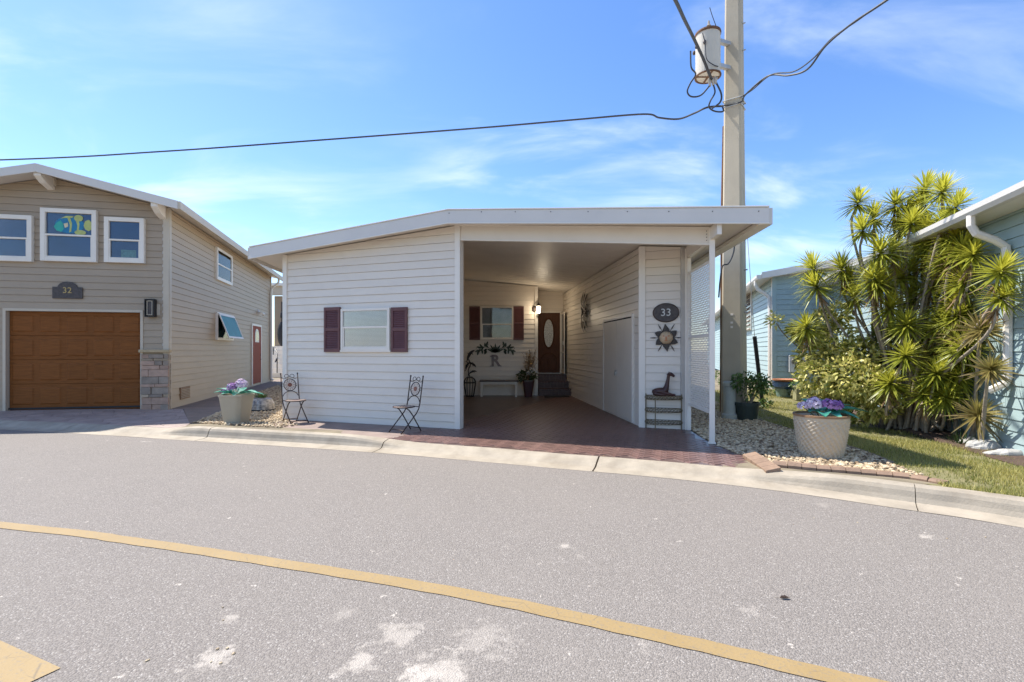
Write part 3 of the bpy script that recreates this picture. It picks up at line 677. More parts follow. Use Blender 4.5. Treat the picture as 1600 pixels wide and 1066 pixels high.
a = G(1160, 712, 0.03); b_ = G(1197, 738, 0.02)
d = (b_-a).normalized(); nn = Vector((d.y*-1, d.x, 0)).normalized(); nn = nn if nn.x > 0 else -nn
ll = (b_-a).length
for k in range(5):
    p = a + d*(ll*k/5+0.003); MB().obox(p - Vector((0, 0, 0.03)), d*(ll/5-0.006), nn*0.17+Vector((0, 0, 0.045)), (0, 0, 0.05)).build('edging_rib', 'edging_brick', t0, bevel=0.006)
# thin low border between gravel and lawn
eb = thing('lawn_border', 'low weathered border strip between gravel bed and lawn', 'edging', G(1250, 677))
bp_ = catmull([G(px, py).xy for px, py in [(1150, 646), (1192, 659), (1250, 677), (1335, 702), (1392, 724)]], 6)
for i in range(0, len(bp_)-1):
    a, b_ = bp_[i], bp_[i+1]; d = b_-a; nn = Vector((-d.y, d.x)).normalized()*0.045
    MB().obox((a.x+d.x*0.02, a.y+d.y*0.02, -0.03), (d.x*0.96, d.y*0.96, 0), (nn.x, nn.y, 0), (0, 0, 0.052)).build('border_strip', 'path_concrete', eb)

# ------------------------------------------------------------------ white house with carport
WH = thing('white_house', 'white sided mobile home with open carport and number 33 plaque', 'house', (C1.x, C1.y, 0))
Zc = lambda w, s_, d=0.0: ceil_z(w.P(s_, 0, d).x, w.P(s_, 0, d).y)
siding(WH, WF, [(0, 0), (LF, 0), (LF, Zc(WF, LF)-0.02), (0, Zc(WF, 0)-0.02)], 'white_siding', h=0.157, z0=-0.03)
wbox(MB(), WF, -0.06, 0.05, 0, Zc(WF, 0)-0.02, -0.1, 0.036).build('corner_trim', 'white_trim', WH)
wbox(MB(), WF, LF-0.06, LF+0.05, 0, Zc(WF, LF)-0.02, -0.13, 0.036).build('corner_trim', 'white_trim', WH)
# left outer side wall, carport left wall, back walls, storeroom
WLs = Wall((WF.O.x+DM.x*10, WF.O.y+DM.y*10), -DM)
siding(WH, WLs, [(0, 0), (9.97, 0), (9.97, Zc(WLs, 10)-0.02), (0, Zc(WLs, 0)-0.02)], 'white_siding', h=0.157, z0=-0.03)
WCl = Wall((C1.x, C1.y), DM)                  # seen from inside the carport
LCl = (YB-C1.y)/DM.y
siding(WH, WCl, [(0.06, 0), (LCl, 0), (LCl, Zc(WCl, LCl)-0.03), (0.06, Zc(WCl, 0)-0.03)], 'white_siding', h=0.157, z0=-0.03)
wbox(MB(), WCl, 0.35, 1.2, 1.0, 2.55, 0.02, 0.05).build('window_screen', 'rubber_dark', WH)
wbox(MB(), WCl, 0.2, 0.24, 0.05, 2.4, 0.02, 0.06).build('cable_trim', 'rubber_dark', WH)
sB1 = WB.at(838, 560)[0]
siding(WH, WB, [(0, 0.66), (sB1, 0.66), (sB1, Zc(WB, sB1)-0.02), (0, Zc(WB, 0)-0.02)], 'white_siding', h=0.157, z0=0.66)
wbox(MB(), WB, 0, sB1, 0, 0.66, -0.1, 0.008).build('skirting_panel', 'cream_panel', WH)
wbox(MB(), WB, sB1-0.05, sB1+0.05, 0, Zc(WB, sB1)-0.03, -0.1, 0.036).build('corner_trim', 'white_trim', WH)
WRe = Wall((WB.P(sB1, 0).x, YB), (0, 1))      # return wall to the door
siding(WH, WRe, [(0.05, 0.0), (YD-YB, 0.0), (YD-YB, 3.6), (0.05, 3.62)], 'white_siding', h=0.157, z0=0.66)
xd = WB.P(sB1, 0).x
siding(WH, WD, [(xd-0.5, 2.93), (xd-0.5+1.35, 2.93), (xd-0.5+1.35, 3.55), (xd-0.5, 3.66)], 'white_siding', h=0.157, z0=0.66)
wbox(MB(), WD, xd-0.5, xd-0.5+1.35, 0, 2.93, -0.14, -0.05).build('wall', 'cream_panel', WH)
siding(WH, WR, [(-0.1, 0), (LR, 0), (LR, Zc(WR, LR)-0.03), (-0.1, Zc(WR, -0.1)-0.03)], 'white_siding', h=0.157, z0=-0.03)
siding(WH, WS, [(0.0, 0), (LS, 0), (LS, Zc(WS, LS)-0.03), (0.0, Zc(WS, 0)-0.03)], 'white_siding', h=0.157, z0=-0.03)
wbox(MB(), WS, -0.06, 0.06, 0, Zc(WS, 0)-0.04, -0.1, 0.036).build('corner_trim', 'white_trim', WH)
WSr = Wall(WS.P(LS, 0).xy, DM)
siding(WH, WSr, [(0, 0), (LR-0.2, 0), (LR-0.2, Zc(WSr, LR-0.2)-0.03), (0, Zc(WSr, 0)-0.03)], 'white_siding', h=0.157, z0=-0.03)
wbox(MB(), WS, LS-0.055, LS+0.055, 0, Zc(WS, LS)-0.06, -0.1, 0.036).build('corner_trim', 'white_trim', WH)
# body of the home behind, closing the volume
mb = MB(); bk = [Vector((-5.75, 20.4, 0)), Vector((1.9, 20.4, 0))]
mb.obox((-5.75, 20.4, 0), (7.9, 0, 0), (0, 0.1, 0), (0, 0, 3.4)).build('rear_wall', 'cream_panel', WH)
# roof: two pitched slabs over a ceiling, fascia along the street edge
OH = 0.36
FL = WF.P(-0.62, 0, OH); FA = WF.P(LF-0.02, 0, OH); FR_ = Vector((3.84, 0, 0)); sFR = (3.84-WF.O.x-WF.n.x*OH)/WF.u.x; FR_ = WF.P(sFR, 0, OH)
DE = Vector((0.066, 1)).normalized()          # right eave runs back at this bearing
def rz(p, off): return Vector((p.x, p.y, ceil_z(p.x, p.y)+off))
BLk = Vector((FL.x+DM.x*10.6, FL.y+DM.y*10.6)); BA = Vector((ridge_x(20.5), 20.5)); BR = Vector((FR_.x+DE.x*13, FR_.y+DE.y*13))
v2 = lambda p: Vector((p.x, p.y))
for poly, nm in (([v2(FL), v2(FA), BA, BLk], 'roof'), ([v2(FA), v2(FR_), BR, BA], 'roof')):
    zl = [ceil_z(p.x, p.y) for p in poly]
    mb = MB(); lo = [Vector((p.x, p.y, z+0.0)) for p, z in zip(poly, zl)]; mb.prism(lo, (0, 0, 0.16)); mb.build(nm, 'ceiling_panel', WH)
# ceiling pan joints: shallow ribs along the slope
cr = MB()
for k in range(22):
    y = C1.y + 0.6 + k*0.305*1.2
    if y > 17.3: break
    xa, xb = ridge_x(y)+0.05, 3.35
    if y > 9.3: xb = 2.54 + DM.x/DM.y*(y-9.44) - 0.05
    cr.add([(xa, y, ceil_z(xa, y)-0.006), (xb, y, ceil_z(xb, y)-0.006), (xb, y+0.012, ceil_z(xb, y)-0.006), (xa, y+0.012, ceil_z(xa, y)-0.006), (xa, y, ceil_z(xa, y)-0.001), (xb, y, ceil_z(xb, y)-0.001), (xb, y+0.012, ceil_z(xb, y)-0.001), (xa, y+0.012, ceil_z(xa, y)-0.001)], [(0,1,2,3),(0,1,5,4),(2,3,7,6)])
cr.build('ceiling_joints', 'cream_panel', WH, kind='stuff')
nF = Vector((WF.n.x, WF.n.y, 0))
def fascia(a, b_, out, h0=-0.07, h1=0.175, t=0.03, mt='white_fascia', nm='fascia'):
    o3 = Vector((out.x, out.y, 0)); A = rz(a, h0)+o3*0.003; B = rz(b_, h0)+o3*0.003
    mb = MB(); mb.prism([A, B, B+Vector((0, 0, h1-h0)), A+Vector((0, 0, h1-h0))], o3*t); return mb.build(nm, mt, WH, bevel=0.004)
f1 = fascia(FL, FA, WF.n); f2 = fascia(FA, FR_, WF.n)
# rolled drip cap along the carport part, narrow lip under it
for (a, b_, f_) in ((FA, FR_, f2), (FL, FA, f1)):
    A, B = rz(a, 0.178)+nF*-0.004, rz(b_, 0.178)+nF*-0.004
    MB().prism([A, B, B+Vector((0, 0, 0.022)), A+Vector((0, 0, 0.022))], nF*0.052).build('drip_cap', 'white_trim', f_, bevel=0.004)
    A, B = rz(a, -0.072)+nF*0.006, rz(b_, -0.072)+nF*0.006
    MB().prism([A, B, B+Vector((0, 0, 0.018)), A+Vector((0, 0, 0.018))], nF*0.042).build('drip_lip', 'white_trim', f_)
sN = [0.02+0.64*k for k in range(9)]
sc0 = MB()
for k, s_ in enumerate(sN):
    p = FA + Vector((WF.u.x, WF.u.y, 0))*s_
    if s_ > (FR_-FA).length: break
    c = rz(p, 0.115)+nF*0.036; sc0.ell(c, (0.009, 0.009, 0.009), 6, 4)
sc0.build('fascia_screws', 'black_iron', f2, kind='stuff')
nE = Vector((DE.y, -DE.x, 0))
a, b_ = rz(FR_, -0.07)+nE*0.003, rz(BR, -0.07)+nE*0.003
f3 = MB().prism([a, b_, b_+Vector((0, 0, 0.245)), a+Vector((0, 0, 0.245))], nE*0.05).build('eave_fascia', 'white_fascia', WH)
MB().prism([a+Vector((0, 0, -0.003))-nE*0.14, b_+Vector((0, 0, -0.003))-nE*0.14, b_+Vector((0, 0, -0.003)), a+Vector((0, 0, -0.003))], (0, 0, 0.06)).build('eave_channel', 'cream_panel', f3)
nL = Vector((-DM.y, DM.x, 0)); a, b_ = rz(FL, -0.07)+nL*0.003, rz(BLk, -0.07)+nL*0.003
MB().prism([a, b_, b_+Vector((0, 0, 0.245)), a+Vector((0, 0, 0.245))], nL*0.05).build('eave_fascia', 'white_fascia', WH)
# soffit strip under the front overhang, header beam, posts
A = WF.P(LF+0.05, 0, -0.06); B = Vector((POST.x, POST.y, 0))+Vector((WF.u.x, WF.u.y, 0))*0.02
B = WF.P((POST.xy-WF.O).dot(WF.u)-0.04, 0, -0.06)
mb = MB(); mb.prism([rz(A, -0.30), rz(B, -0.30), rz(B, -0.015), rz(A, -0.015)], nF*0.07); hd = mb.build('header_beam', 'cream_panel', WH)
mb = MB(); mb.prism([rz(A, -0.305)-nF*0.004, rz(B, -0.305)-nF*0.004, rz(B, -0.285)-nF*0.004, rz(A, -0.285)-nF*0.004], nF*0.085); mb.build('beam_flange', 'white_trim', hd)
mb = MB(); mb.prism([rz(A, -0.04)+nF*0.072, rz(B, -0.04)+nF*0.072, rz(B, -0.018)+nF*0.072, rz(A, -0.018)+nF*0.072], nF*0.02); mb.build('beam_flange', 'white_trim', hd)
bolt = MB()
for k in range(4): bolt.ell(rz(B, -0.08-0.05*k)+nF*0.074-Vector((WF.u.x, WF.u.y, 0))*0.04, (0.008, 0.008, 0.008), 6, 4)
bolt.build('beam_bolts', 'black_iron', hd, kind='stuff')
sP = (POST.xy-WF.O).dot(WF.u)
po = wbox(MB(), WF, sP-0.04, sP+0.045, 0.0, Zc(WF, sP)-0.02, -0.045, 0.04).build('post', 'white_trim', WH, bevel=0.006)
wbox(MB(), WF, sP-0.055, sP+0.06, 0.0, 0.02, -0.06, 0.055).build('post_base', 'white_trim', po)
# side beam from the storeroom to beyond the post, a bracket arm sticking out in front
pa = WS.P(LS, 0); ea = Vector((POST.x, POST.y, 0))-pa; el = ea.length; ea.normalize(); en = Vector((ea.y, -ea.x, 0))
WL = Wall(pa.xy, (ea.x, ea.y))
mb = MB(); z0 = Zc(WS, LS)-0.02; z1 = Zc(WF, sP)-0.02
mb.prism([WL.P(0.0, z0-0.22, -0.035), WL.P(el+0.36, z1-0.20, -0.035), WL.P(el+0.36, z1, -0.035), WL.P(0, z0, -0.035)], Vector((WL.n.x, WL.n.y, 0))*0.07)
mb.build('side_beam', 'white_trim', WH, bevel=0.004)
# lattice screen
Lw = el-0.05
lat = thing('lattice_screen', 'white diagonal lattice screen between carport post and storeroom', 'lattice', WL.P(Lw/2, 0.35, 0))
lz0, lz1 = 0.47, 2.98
fr = MB(); wbox(fr, WL, 0.06, Lw, lz1-0.04, lz1, -0.012, 0.012); wbox(fr, WL, 0.06, Lw, lz0, lz0+0.05, -0.012, 0.012)
wbox(fr, WL, 0.06, 0.09, lz0+0.05, lz1-0.04, -0.011, 0.011); wbox(fr, WL, Lw-0.03, Lw, lz0+0.05, lz1-0.04, -0.011, 0.011)
fr.build('frame', 'white_trim', lat)
for zz in (1.72,): wbox(MB(), WL, 0.02, Lw, zz, zz+0.05, -0.016, 0.016).build('middle_rail', 'white_trim', lat)
wbox(MB(), WL, 0.0, 0.07, 0.0, Zc(WS, LS)-0.25, -0.035, 0.035).build('side_post', 'white_trim', lat)
ls = MB(); sx0, sx1 = 0.09, Lw-0.03; h0, h1 = lz0+0.05, lz1-0.04
for sg, dd in ((1, 0.0), (-1, 0.007)):
    c = -3.0
    while c < 5.5:
        # line s = c + sg*(z-h0)
        zlo, zhi = (h0+(sx0-c)/sg, h0+(sx1-c)/sg); zlo, zhi = min(zlo, zhi), max(zlo, zhi); zlo, zhi = max(h0, zlo), min(h1, zhi)
        if zhi-zlo > 0.03:
            a = (c+sg*(zlo-h0), zlo); b_ = (c+sg*(zhi-h0), zhi); w_ = 0.0145
            ls.prism([WL.P(a[0]-w_, a[1], dd-0.006), WL.P(a[0]+w_, a[1], dd-0.006), WL.P(b_[0]+w_, b_[1], dd-0.006), WL.P(b_[0]-w_, b_[1], dd-0.006)], Vector((WL.n.x, WL.n.y, 0))*0.006)
        c += 0.078
ls.build('lattice_slats', 'white_trim', lat, fix=False, kind='stuff')

# street window with blinds and louvred shutters
def shutter(parent, w, s0, s1, z0, z1):
    st = 0.045; d1 = 0.062; f = MB()
    wbox(f, w, s0, s0+st, z0, z1, 0.02, d1); wbox(f, w, s1-st, s1, z0, z1, 0.02, d1)
    for za, zb in ((z0, z0+0.07), (z0+(z1-z0)*0.47, z0+(z1-z0)*0.47+0.06), (z1-0.07, z1)): wbox(f, w, s0+st, s1-st, za, zb, 0.021, d1-0.002)
    wbox(f, w, s0+st, s1-st, z0, z1, 0.021, 0.034)
    o = f.build('shutter', 'shutter_red', parent)
    sl = MB()
    for za, zb in ((z0+0.07, z0+(z1-z0)*0.47), (z0+(z1-z0)*0.47+0.06, z1-0.07)):
        n = int((zb-za)/0.036)
        for k in range(n):
            z = za+(zb-za)*k/n; sl.add([w.P(s0+st, z, 0.056), w.P(s1-st, z, 0.056), w.P(s1-st, z+0.036, 0.036), w.P(s0+st, z+0.036, 0.036), w.P(s0+st, z-0.004, 0.052), w.P(s1-st, z-0.004, 0.052)], [(0,1,2,3),(4,5,1,0)])
    sl.build('louvres', 'shutter_red', o, fix=False, kind='stuff')
    return o
t0_, z1_ = WF.at(535, 482); t1_, z0_ = WF.at(612, 549)
wf = window(WH, WF, t0_+0.01, t1_-0.01, z0_+0.02, z1_-0.02, fw=0.05, split=0.55, blinds=True)
bl = MB(); n = 30
for k in range(n):
    z = z0_+0.07+(z1_-z0_-0.14)*k/n; hh = (z1_-z0_-0.14)/n
    bl.add([WF.P(t0_+0.06, z+hh*0.06, 0.0420), WF.P(t1_-0.06, z+hh*0.06, 0.0420), WF.P(t1_-0.06, z+hh*0.92, 0.0340), WF.P(t0_+0.06, z+hh*0.92, 0.0340)], [(0,1,2,3)])
bl.build('blind_slats', 'blind_slat', wf, fix=False, kind='stuff')
wbox(MB(), WF, t0_-0.01, t1_+0.01, z0_-0.015, z0_+0.02, 0.0, 0.07).build('sill', 'white_trim', wf)
for a, b_ in ((509, 533.5), (613.5, 638)):
    sa, zt = WF.at(a, 481); sb, zb = WF.at(b_, 549.5); shutter(WH, WF, sa, sb, zb-0.01, zt)
# back window, glass reflecting the street, and dark shutters
sa, zt = WB.at(751, 479); sb, zb = WB.at(802, 531)
window(WH, WB, sa, sb, zb, zt, fw=0.05, split=0.46, back='grey_interior', gl='clear_glass')
for a, b_ in ((733.5, 750), (802, 818.5)):
    s0, z1 = WB.at(a, 479); s1, z0 = WB.at(b_, 531.5); shutter(WH, WB, s0, s1, z0, z1)
# front door with oval glass
def ell_pts(w, cs, cz, rs_, rz_, d, n=36): return [w.P(cs+rs_*math.cos(2*math.pi*k/n), cz+rz_*math.sin(2*math.pi*k/n), d) for k in range(n)]
s0, zt = WD.at(839.5, 489); s1, zb = WD.at(875, 583)
zb = 0.70
dr = wbox(MB(), WD, s0, s1, zb, zt, -0.045, 0.0).build('front_door', 'door_brown', WH)
cs = (s0+s1)/2; cz = zb+(zt-zb)*0.66
def ring(mb, w, cs, cz, a0, b0, a1, b1, d0, d1, n=40):
    for k in range(n):
        t0, t1 = 2*math.pi*k/n, 2*math.pi*(k+1)/n
        q = lambda a, b_, t, d: w.P(cs+a*math.cos(t), cz+b_*math.sin(t), d)
        mb.add([q(a0,b0,t0,d0), q(a0,b0,t1,d0), q((a0+a1)/2,(b0+b1)/2,t0,d1), q((a0+a1)/2,(b0+b1)/2,t1,d1), q(a1,b1,t0,d0), q(a1,b1,t1,d0)], [(0,1,3,2),(2,3,5,4)])
    return mb
MB().poly(ell_pts(WD, cs, cz, 0.165, 0.50, 0.004)).build('oval_glass', 'oval_glass', dr)
ring(MB(), WD, cs, cz, 0.16, 0.49, 0.215, 0.56, 0.001, 0.022).build('oval_moulding', 'door_brown', dr)
lead = MB()
for k in range(7):
    zc = cz-0.36+0.12*k; rr = 0.165*math.sqrt(max(0.05, 1-((zc-cz)/0.5)**2))*0.7; lead.tube(arc(WD.P(cs, zc, 0.008), 0.06, 0, 2*math.pi, 14, (rr/0.06, 0, 0), (0, 0, 1)), 0.005, 4)
lead.build('leading', 'galvanised', dr, kind='stuff')
ring(MB(), WD, cs, zb+0.42, 0.30, 0.30, 0.27, 0.27, 0.001, 0.014).build('panel_moulding', 'door_brown', dr)
for sg in (-1, 1):
    a, b_ = sorted((cs+sg*0.03, cs+sg*0.30)); p = MB(); wbox(p, WD, a, b_, zb+0.10, zb+0.52, 0.001, 0.014); p.build('raised_panel', 'door_brown', dr, bevel=0.012)
wbox(MB(), WD, s0-0.06, s1+0.05, zt, zt+0.06, -0.045, 0.03).build('door_frame', 'white_trim', WH)
wbox(MB(), WD, s1, s1+0.045, zb, zt, -0.045, 0.03).build('door_frame', 'white_trim', WH)
wbox(MB(), WD, s0-0.08, s1+0.05, zb-0.02, zb, -0.045, 0.06).build('threshold', 'galvanised', WH)
# storm door standing open against the storeroom wall
h = WD.P(s1+0.05, 0, 0.03); e_ = Vector((1.80, 16.62, 0)); ST = Wall((h.x, h.y), (e_-h).xy)
Ls = (e_-h).length; f = MB()
wbox(f, ST, 0, 0.06, zb, zt-0.02, -0.015, 0.015); wbox(f, ST, Ls-0.075, Ls, zb, zt-0.02, -0.015, 0.015); wbox(f, ST, 0.06, Ls-0.075, zt-0.09, zt-0.02, -0.014, 0.014); wbox(f, ST, 0.06, Ls-0.075, zb, zb+0.14, -0.014, 0.014); wbox(f, ST, 0.06, Ls-0.075, zb+0.72, zb+0.76, -0.014, 0.014)
sd = f.build('storm_door', 'white_trim', WH)
wbox(MB(), ST, 0.06, Ls-0.075, zb+0.14, zb+0.72, -0.003, 0.003).build('pane', 'dark_window', sd); wbox(MB(), ST, 0.06, Ls-0.075, zb+0.76, zt-0.09, -0.003, 0.003).build('pane', 'dark_window', sd)
wbox(MB(), ST, Ls-0.06, Ls-0.02, zb+1.0, zb+1.12, 0.016, 0.05).build('handle', 'galvanised', sd)
# brick steps
for k, (y0, z) in enumerate(((16.0, 0.235), (16.36, 0.455), (16.72, 0.675))):
    x0, x1 = xd+0.06, 1.98-0.03*k
    stp = MB().box(x0+0.01, x1-0.01, y0+0.014, YD-0.06, (0 if k == 0 else z-0.225), z-0.03).build('step', 'brick_joint', WH)
    nb = 5; wd = (x1-x0)/nb
    for i in range(nb): MB().box(x0+wd*i+0.004, x0+wd*(i+1)-0.004, y0, y0+0.015, z-0.22+0.003, z-0.085).build('brick', 'step_brick', stp)
    for i in range(nb*2): MB().box(x0+wd*i/2+0.003, x0+wd*(i+1)/2-0.003, y0-0.015, y0+0.35 if k < 2 else YD-0.07, z-0.078, z).build('brick', 'step_brick', stp)
# storeroom double doors on the long wall
sa, zt = WR.at(946, 503); sb, zt2 = WR.at(990, 495); zt = (zt+zt2)/2
fr_ = MB(); wbox(fr_, WR, sa-0.05, sa, 0.02, zt+0.05, 0.0, 0.052); wbox(fr_, WR, sb, sb+0.05, 0.02, zt+0.05, 0.0, 0.052); wbox(fr_, WR, sa, sb, zt, zt+0.05, 0.0, 0.051)
sdr = fr_.build('storage_door_frame', 'white_trim', WH)
smid = (sa+sb)/2
for a, b_ in ((sa+0.004, smid-0.006), (smid+0.006, sb-0.004)): wbox(MB(), WR, a, b_, 0.05, zt-0.03, 0.006, 0.042).build('storage_door', 'storage_door', WH)
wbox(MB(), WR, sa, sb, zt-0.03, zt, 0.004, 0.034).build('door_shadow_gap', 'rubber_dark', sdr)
lk = MB(); wbox(lk, WR, smid-0.10, smid+0.06, 0.98, 1.06, 0.042, 0.057); wbox(lk, WR, smid-0.03, smid+0.03, 0.94, 1.02, 0.057, 0.085); lk.build('padlock', 'galvanised', sdr)

# wall sconce on the corner by the front door
wsx = WB.P(sB1-0.02, 0).x
sco = thing('wall_sconce', 'lit carriage wall lamp on the corner beside the front door', 'wall lamp', (wsx+0.06, YB-0.08, 2.85))
p = Vector((wsx+0.09, YB-0.13, 2.86))
mb = MB(); mb.lathe([(0.0, 0.11), (0.075, 0.13), (0.06, 0.16), (0.02, 0.22), (0.008, 0.26)], 10, p); mb.lathe([(0.03, -0.16), (0.05, -0.14), (0.04, -0.12)], 10, p); mb.build('lamp_cap', 'black_iron', sco)
MB().lathe([(0.045, -0.12), (0.062, 0.0), (0.066, 0.11)], 10, p).build('lamp_glass', 'lamp_glow', sco)
MB().tube([(wsx-0.02, YB-0.035, 2.93), (wsx-0.02, YB-0.12, 2.97), p+Vector((0, 0, 0.2))], 0.011).build('arm', 'black_iron', sco)
MB().ell((wsx-0.04, YB-0.035, 2.9), (0.075, 0.02, 0.11), 12, 8).build('back_plate', 'bronze', sco)

lp = bpy.data.lights.new('sconce_bulb', 'POINT'); lp.energy = 9; lp.color = (1.0, 0.84, 0.62); lp.shadow_soft_size = 0.06
lo_ = bpy.data.objects.new('sconce_bulb', lp); col.objects.link(lo_); lo_.parent = sco; lo_.location = Vector((wsx+0.12, YB-0.30, 2.86)) - OFF[sco]

# ------------------------------------------------------------------ tan two-storey house
TH = thing('tan_house', 'tan sided two-storey house with brown garage door and number 32 plaque', 'house', (RC.x, RC.y, 0))
sr = WT.at(80, 275)[0]; MSL = 0.235
ZR = 5.72                                     # underside of roof at the ridge on the front wall
def tz(s_): return ZR - MSL*abs(s_-sr)
ga, gzt = WT.at(10, 487); gb, gzt2 = WT.at(220, 488.5); gzt = 2.46
sL = sr-(8-sr)
zb0 = 0.0
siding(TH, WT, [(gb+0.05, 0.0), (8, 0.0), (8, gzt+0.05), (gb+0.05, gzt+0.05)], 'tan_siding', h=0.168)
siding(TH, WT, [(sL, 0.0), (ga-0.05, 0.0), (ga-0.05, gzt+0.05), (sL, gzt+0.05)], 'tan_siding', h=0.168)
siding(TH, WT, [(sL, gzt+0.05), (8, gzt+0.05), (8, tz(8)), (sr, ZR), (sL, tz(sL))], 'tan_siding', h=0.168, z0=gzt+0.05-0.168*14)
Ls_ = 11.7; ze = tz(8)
siding(TH, WTS, [(0.0, 0), (Ls_, 0), (Ls_, ze), (0, ze)], 'tan_siding_bright_side', h=0.168)
wbox(MB(), WT, 8-0.10, 8+0.03, 0, ze, -0.05, 0.038).build('corner_trim', 'cream_trim', TH)
wbox(MB(), WTS, 0.0, 0.10, 0, ze, -0.05, 0.038).build('corner_trim', 'cream_trim', TH)
wbox(MB(), WTS, Ls_-0.08, Ls_+0.02, 0, ze, -0.05, 0.038).build('corner_trim', 'cream_trim', TH)
WTB = Wall(WTS.P(Ls_, 0).xy, -UT)
MB().prism([WTB.P(0, 0), WTB.P(8-sL, 0), WTB.P(8-sL, ze), WTB.P(8-sr, ZR), WTB.P(0, ze)], Vector((-WTB.n.x, -WTB.n.y, 0))*0.1).build('rear_wall', 'cream_trim', TH)
WTL = Wall(WT.P(sL, 0).xy + VT*Ls_, -VT); wbox(MB(), WTL, 0, Ls_, 0, ze, -0.1, 0).build('left_wall', 'cream_trim', TH)
# roof
u3 = Vector((UT.x, UT.y, 0)); v3 = Vector((VT.x, VT.y, 0)); ov, oe = 0.53, 0.42
def rp(s_, t, z): q = WT.P(s_, 0); return Vector((q.x, q.y, z)) + v3*t
th = 0.10
roof_e = 8+oe; roof_l = sL-oe
zR = ZR+0.02
for s_e in (roof_e, roof_l):
    zE = zR - MSL*abs(s_e-sr)
    MB().prism([rp(sr, -ov, zR), rp(s_e, -ov, zE), rp(s_e, Ls_+ov, zE), rp(sr, Ls_+ov, zR)], (0, 0, th)).build('roof', 'white_fascia', TH)
    fz0 = -0.07
    A, B = rp(sr, -ov-0.003, zR+fz0), rp(s_e, -ov-0.003, zE+fz0)
    MB().prism([A, B, B+Vector((0, 0, 0.20)), A+Vector((0, 0, 0.20))], v3*-0.035).build('fascia', 'white_fascia', TH, bevel=0.004)
    sg = 1 if s_e > sr else -1
    A, B = rp(s_e+0.003*sg, -ov-0.04, zE+fz0), rp(s_e+0.003*sg, Ls_+ov, zE+fz0)
    MB().prism([A, B, B+Vector((0, 0, 0.19)), A+Vector((0, 0, 0.19))], u3*0.06*sg).build('gutter', 'cream_trim', TH, bevel=0.006)
# ridge beam end and eave beam end under the overhang
for s_, hh in ((sr, 0.24), (8-0.12, 0.26)):
    zt_ = zR-MSL*abs(s_-sr)-0.005
    a = rp(s_-0.07, -ov+0.05, zt_-hh*0.65-0.02); mb = MB()
    mb.prism([rp(s_-0.07, 0.02, zt_-hh-0.08), rp(s_-0.07, -ov+0.22, zt_-hh), rp(s_-0.07, -ov+0.02, zt_-hh*0.55), rp(s_-0.07, -ov+0.02, zt_-0.02), rp(s_-0.07, 0.02, zt_-0.02)], u3*0.15).build('beam_end', 'white_trim', TH, bevel=0.004)
# small vent light under the ridge
s_, z = WT.at(82, 285); vb = MB(); wbox(vb, WT, s_-0.09, s_+0.09, z-0.10, z+0.10, 0.01, 0.05); v_ = vb.build('gable_vent', 'cream_trim', TH, bevel=0.006)
wbox(MB(), WT, s_-0.05, s_+0.05, z-0.06, z+0.06, 0.05, 0.065).build('vent_hood', 'bronze', v_)
# garage door: four sections with raised panels, recessed in a cream frame
zg0 = 0.09
gd = MB(); wbox(gd, WT, ga, gb, zg0-0.1, gzt, -0.14, -0.11); gdo = gd.build('garage_door', 'garage_wood', TH)
nr, ncol = 4, 5
for r_ in range(nr):
    z0 = zg0+(gzt-zg0)*r_/nr; z1 = zg0+(gzt-zg0)*(r_+1)/nr
    sec = wbox(MB(), WT, ga+0.004, gb-0.004, z0+0.004, z1-0.004, -0.109, -0.085).build('door_section', 'garage_wood', gdo, bevel=0.006)
# raised long panels
    for c in range(ncol):
        a = ga+(gb-ga)*c/ncol; b_ = ga+(gb-ga)*(c+1)/ncol
        q0, q1, y0, y1 = a+0.06, b_-0.06, z0+0.09, z1-0.09
        pn = MB(); i = 0.03
        pn.add([WT.P(q0, y0, -0.0845), WT.P(q1, y0, -0.0845), WT.P(q1, y1, -0.0845), WT.P(q0, y1, -0.0845), WT.P(q0+i, y0+i, -0.066), WT.P(q1-i, y0+i, -0.066), WT.P(q1-i, y1-i, -0.066), WT.P(q0+i, y1-i, -0.066)], [(4,5,6,7),(0,1,5,4),(1,2,6,5),(2,3,7,6),(3,0,4,7)])
        pn.build('raised_panel', 'garage_wood', sec)
for a, b_, z0, z1 in ((ga-0.06, ga, 0.0, gzt+0.06), (gb, gb+0.06, 0.0, gzt+0.06), (ga, gb, gzt, gzt+0.06)):
    wbox(MB(), WT, a, b_, z0, z1, -0.14, 0.028).build('garage_trim', 'cream_trim', TH)
wbox(MB(), WT, ga, gb, zg0-0.02, zg0+0.02, -0.07, -0.05).build('weather_seal', 'rubber_dark', gdo)
# stone veneer right of the garage, with cap
rs = random.Random(12); z = 0.0; s0, s1 = gb+0.035, 8.035
zcap = WT.at(242, 551)[1]
while z < zcap-0.06:
    h = min(rs.choice([0.06, 0.08, 0.11, 0.14, 0.18]), zcap-0.01-z); a = s0
    while a < s1-0.01:
        wd = rs.uniform(0.16, 0.45); b_ = min(s1, a+wd)
        if s1-b_ < 0.1: b_ = s1
        o = wbox(MB(), WT, a+0.003, b_-0.003, z+0.003, z+h-0.003, 0.01, 0.07+rs.uniform(-0.015, 0.02)).build('stone', rs.choice(['stone_veneer', 'stone_pink', 'stone_pink', 'stone_grey']), TH, bevel=0.008)
        a = b_
    z += h
z = 0.0
while z < zcap-0.06:                          # short return on the side wall
    h = min(rs.choice([0.08, 0.11, 0.14]), zcap-0.01-z); wbox(MB(), WTS, 0.0, 0.055, z+0.003, z+h-0.003, 0.03, 0.05).build('stone', 'stone_veneer', TH, bevel=0.006); z += h
wbox(MB(), WT, s0-0.03, s1+0.05, zcap, zcap+0.075, 0.0, 0.13).build('stone_cap', 'stone_cap', TH, bevel=0.012)
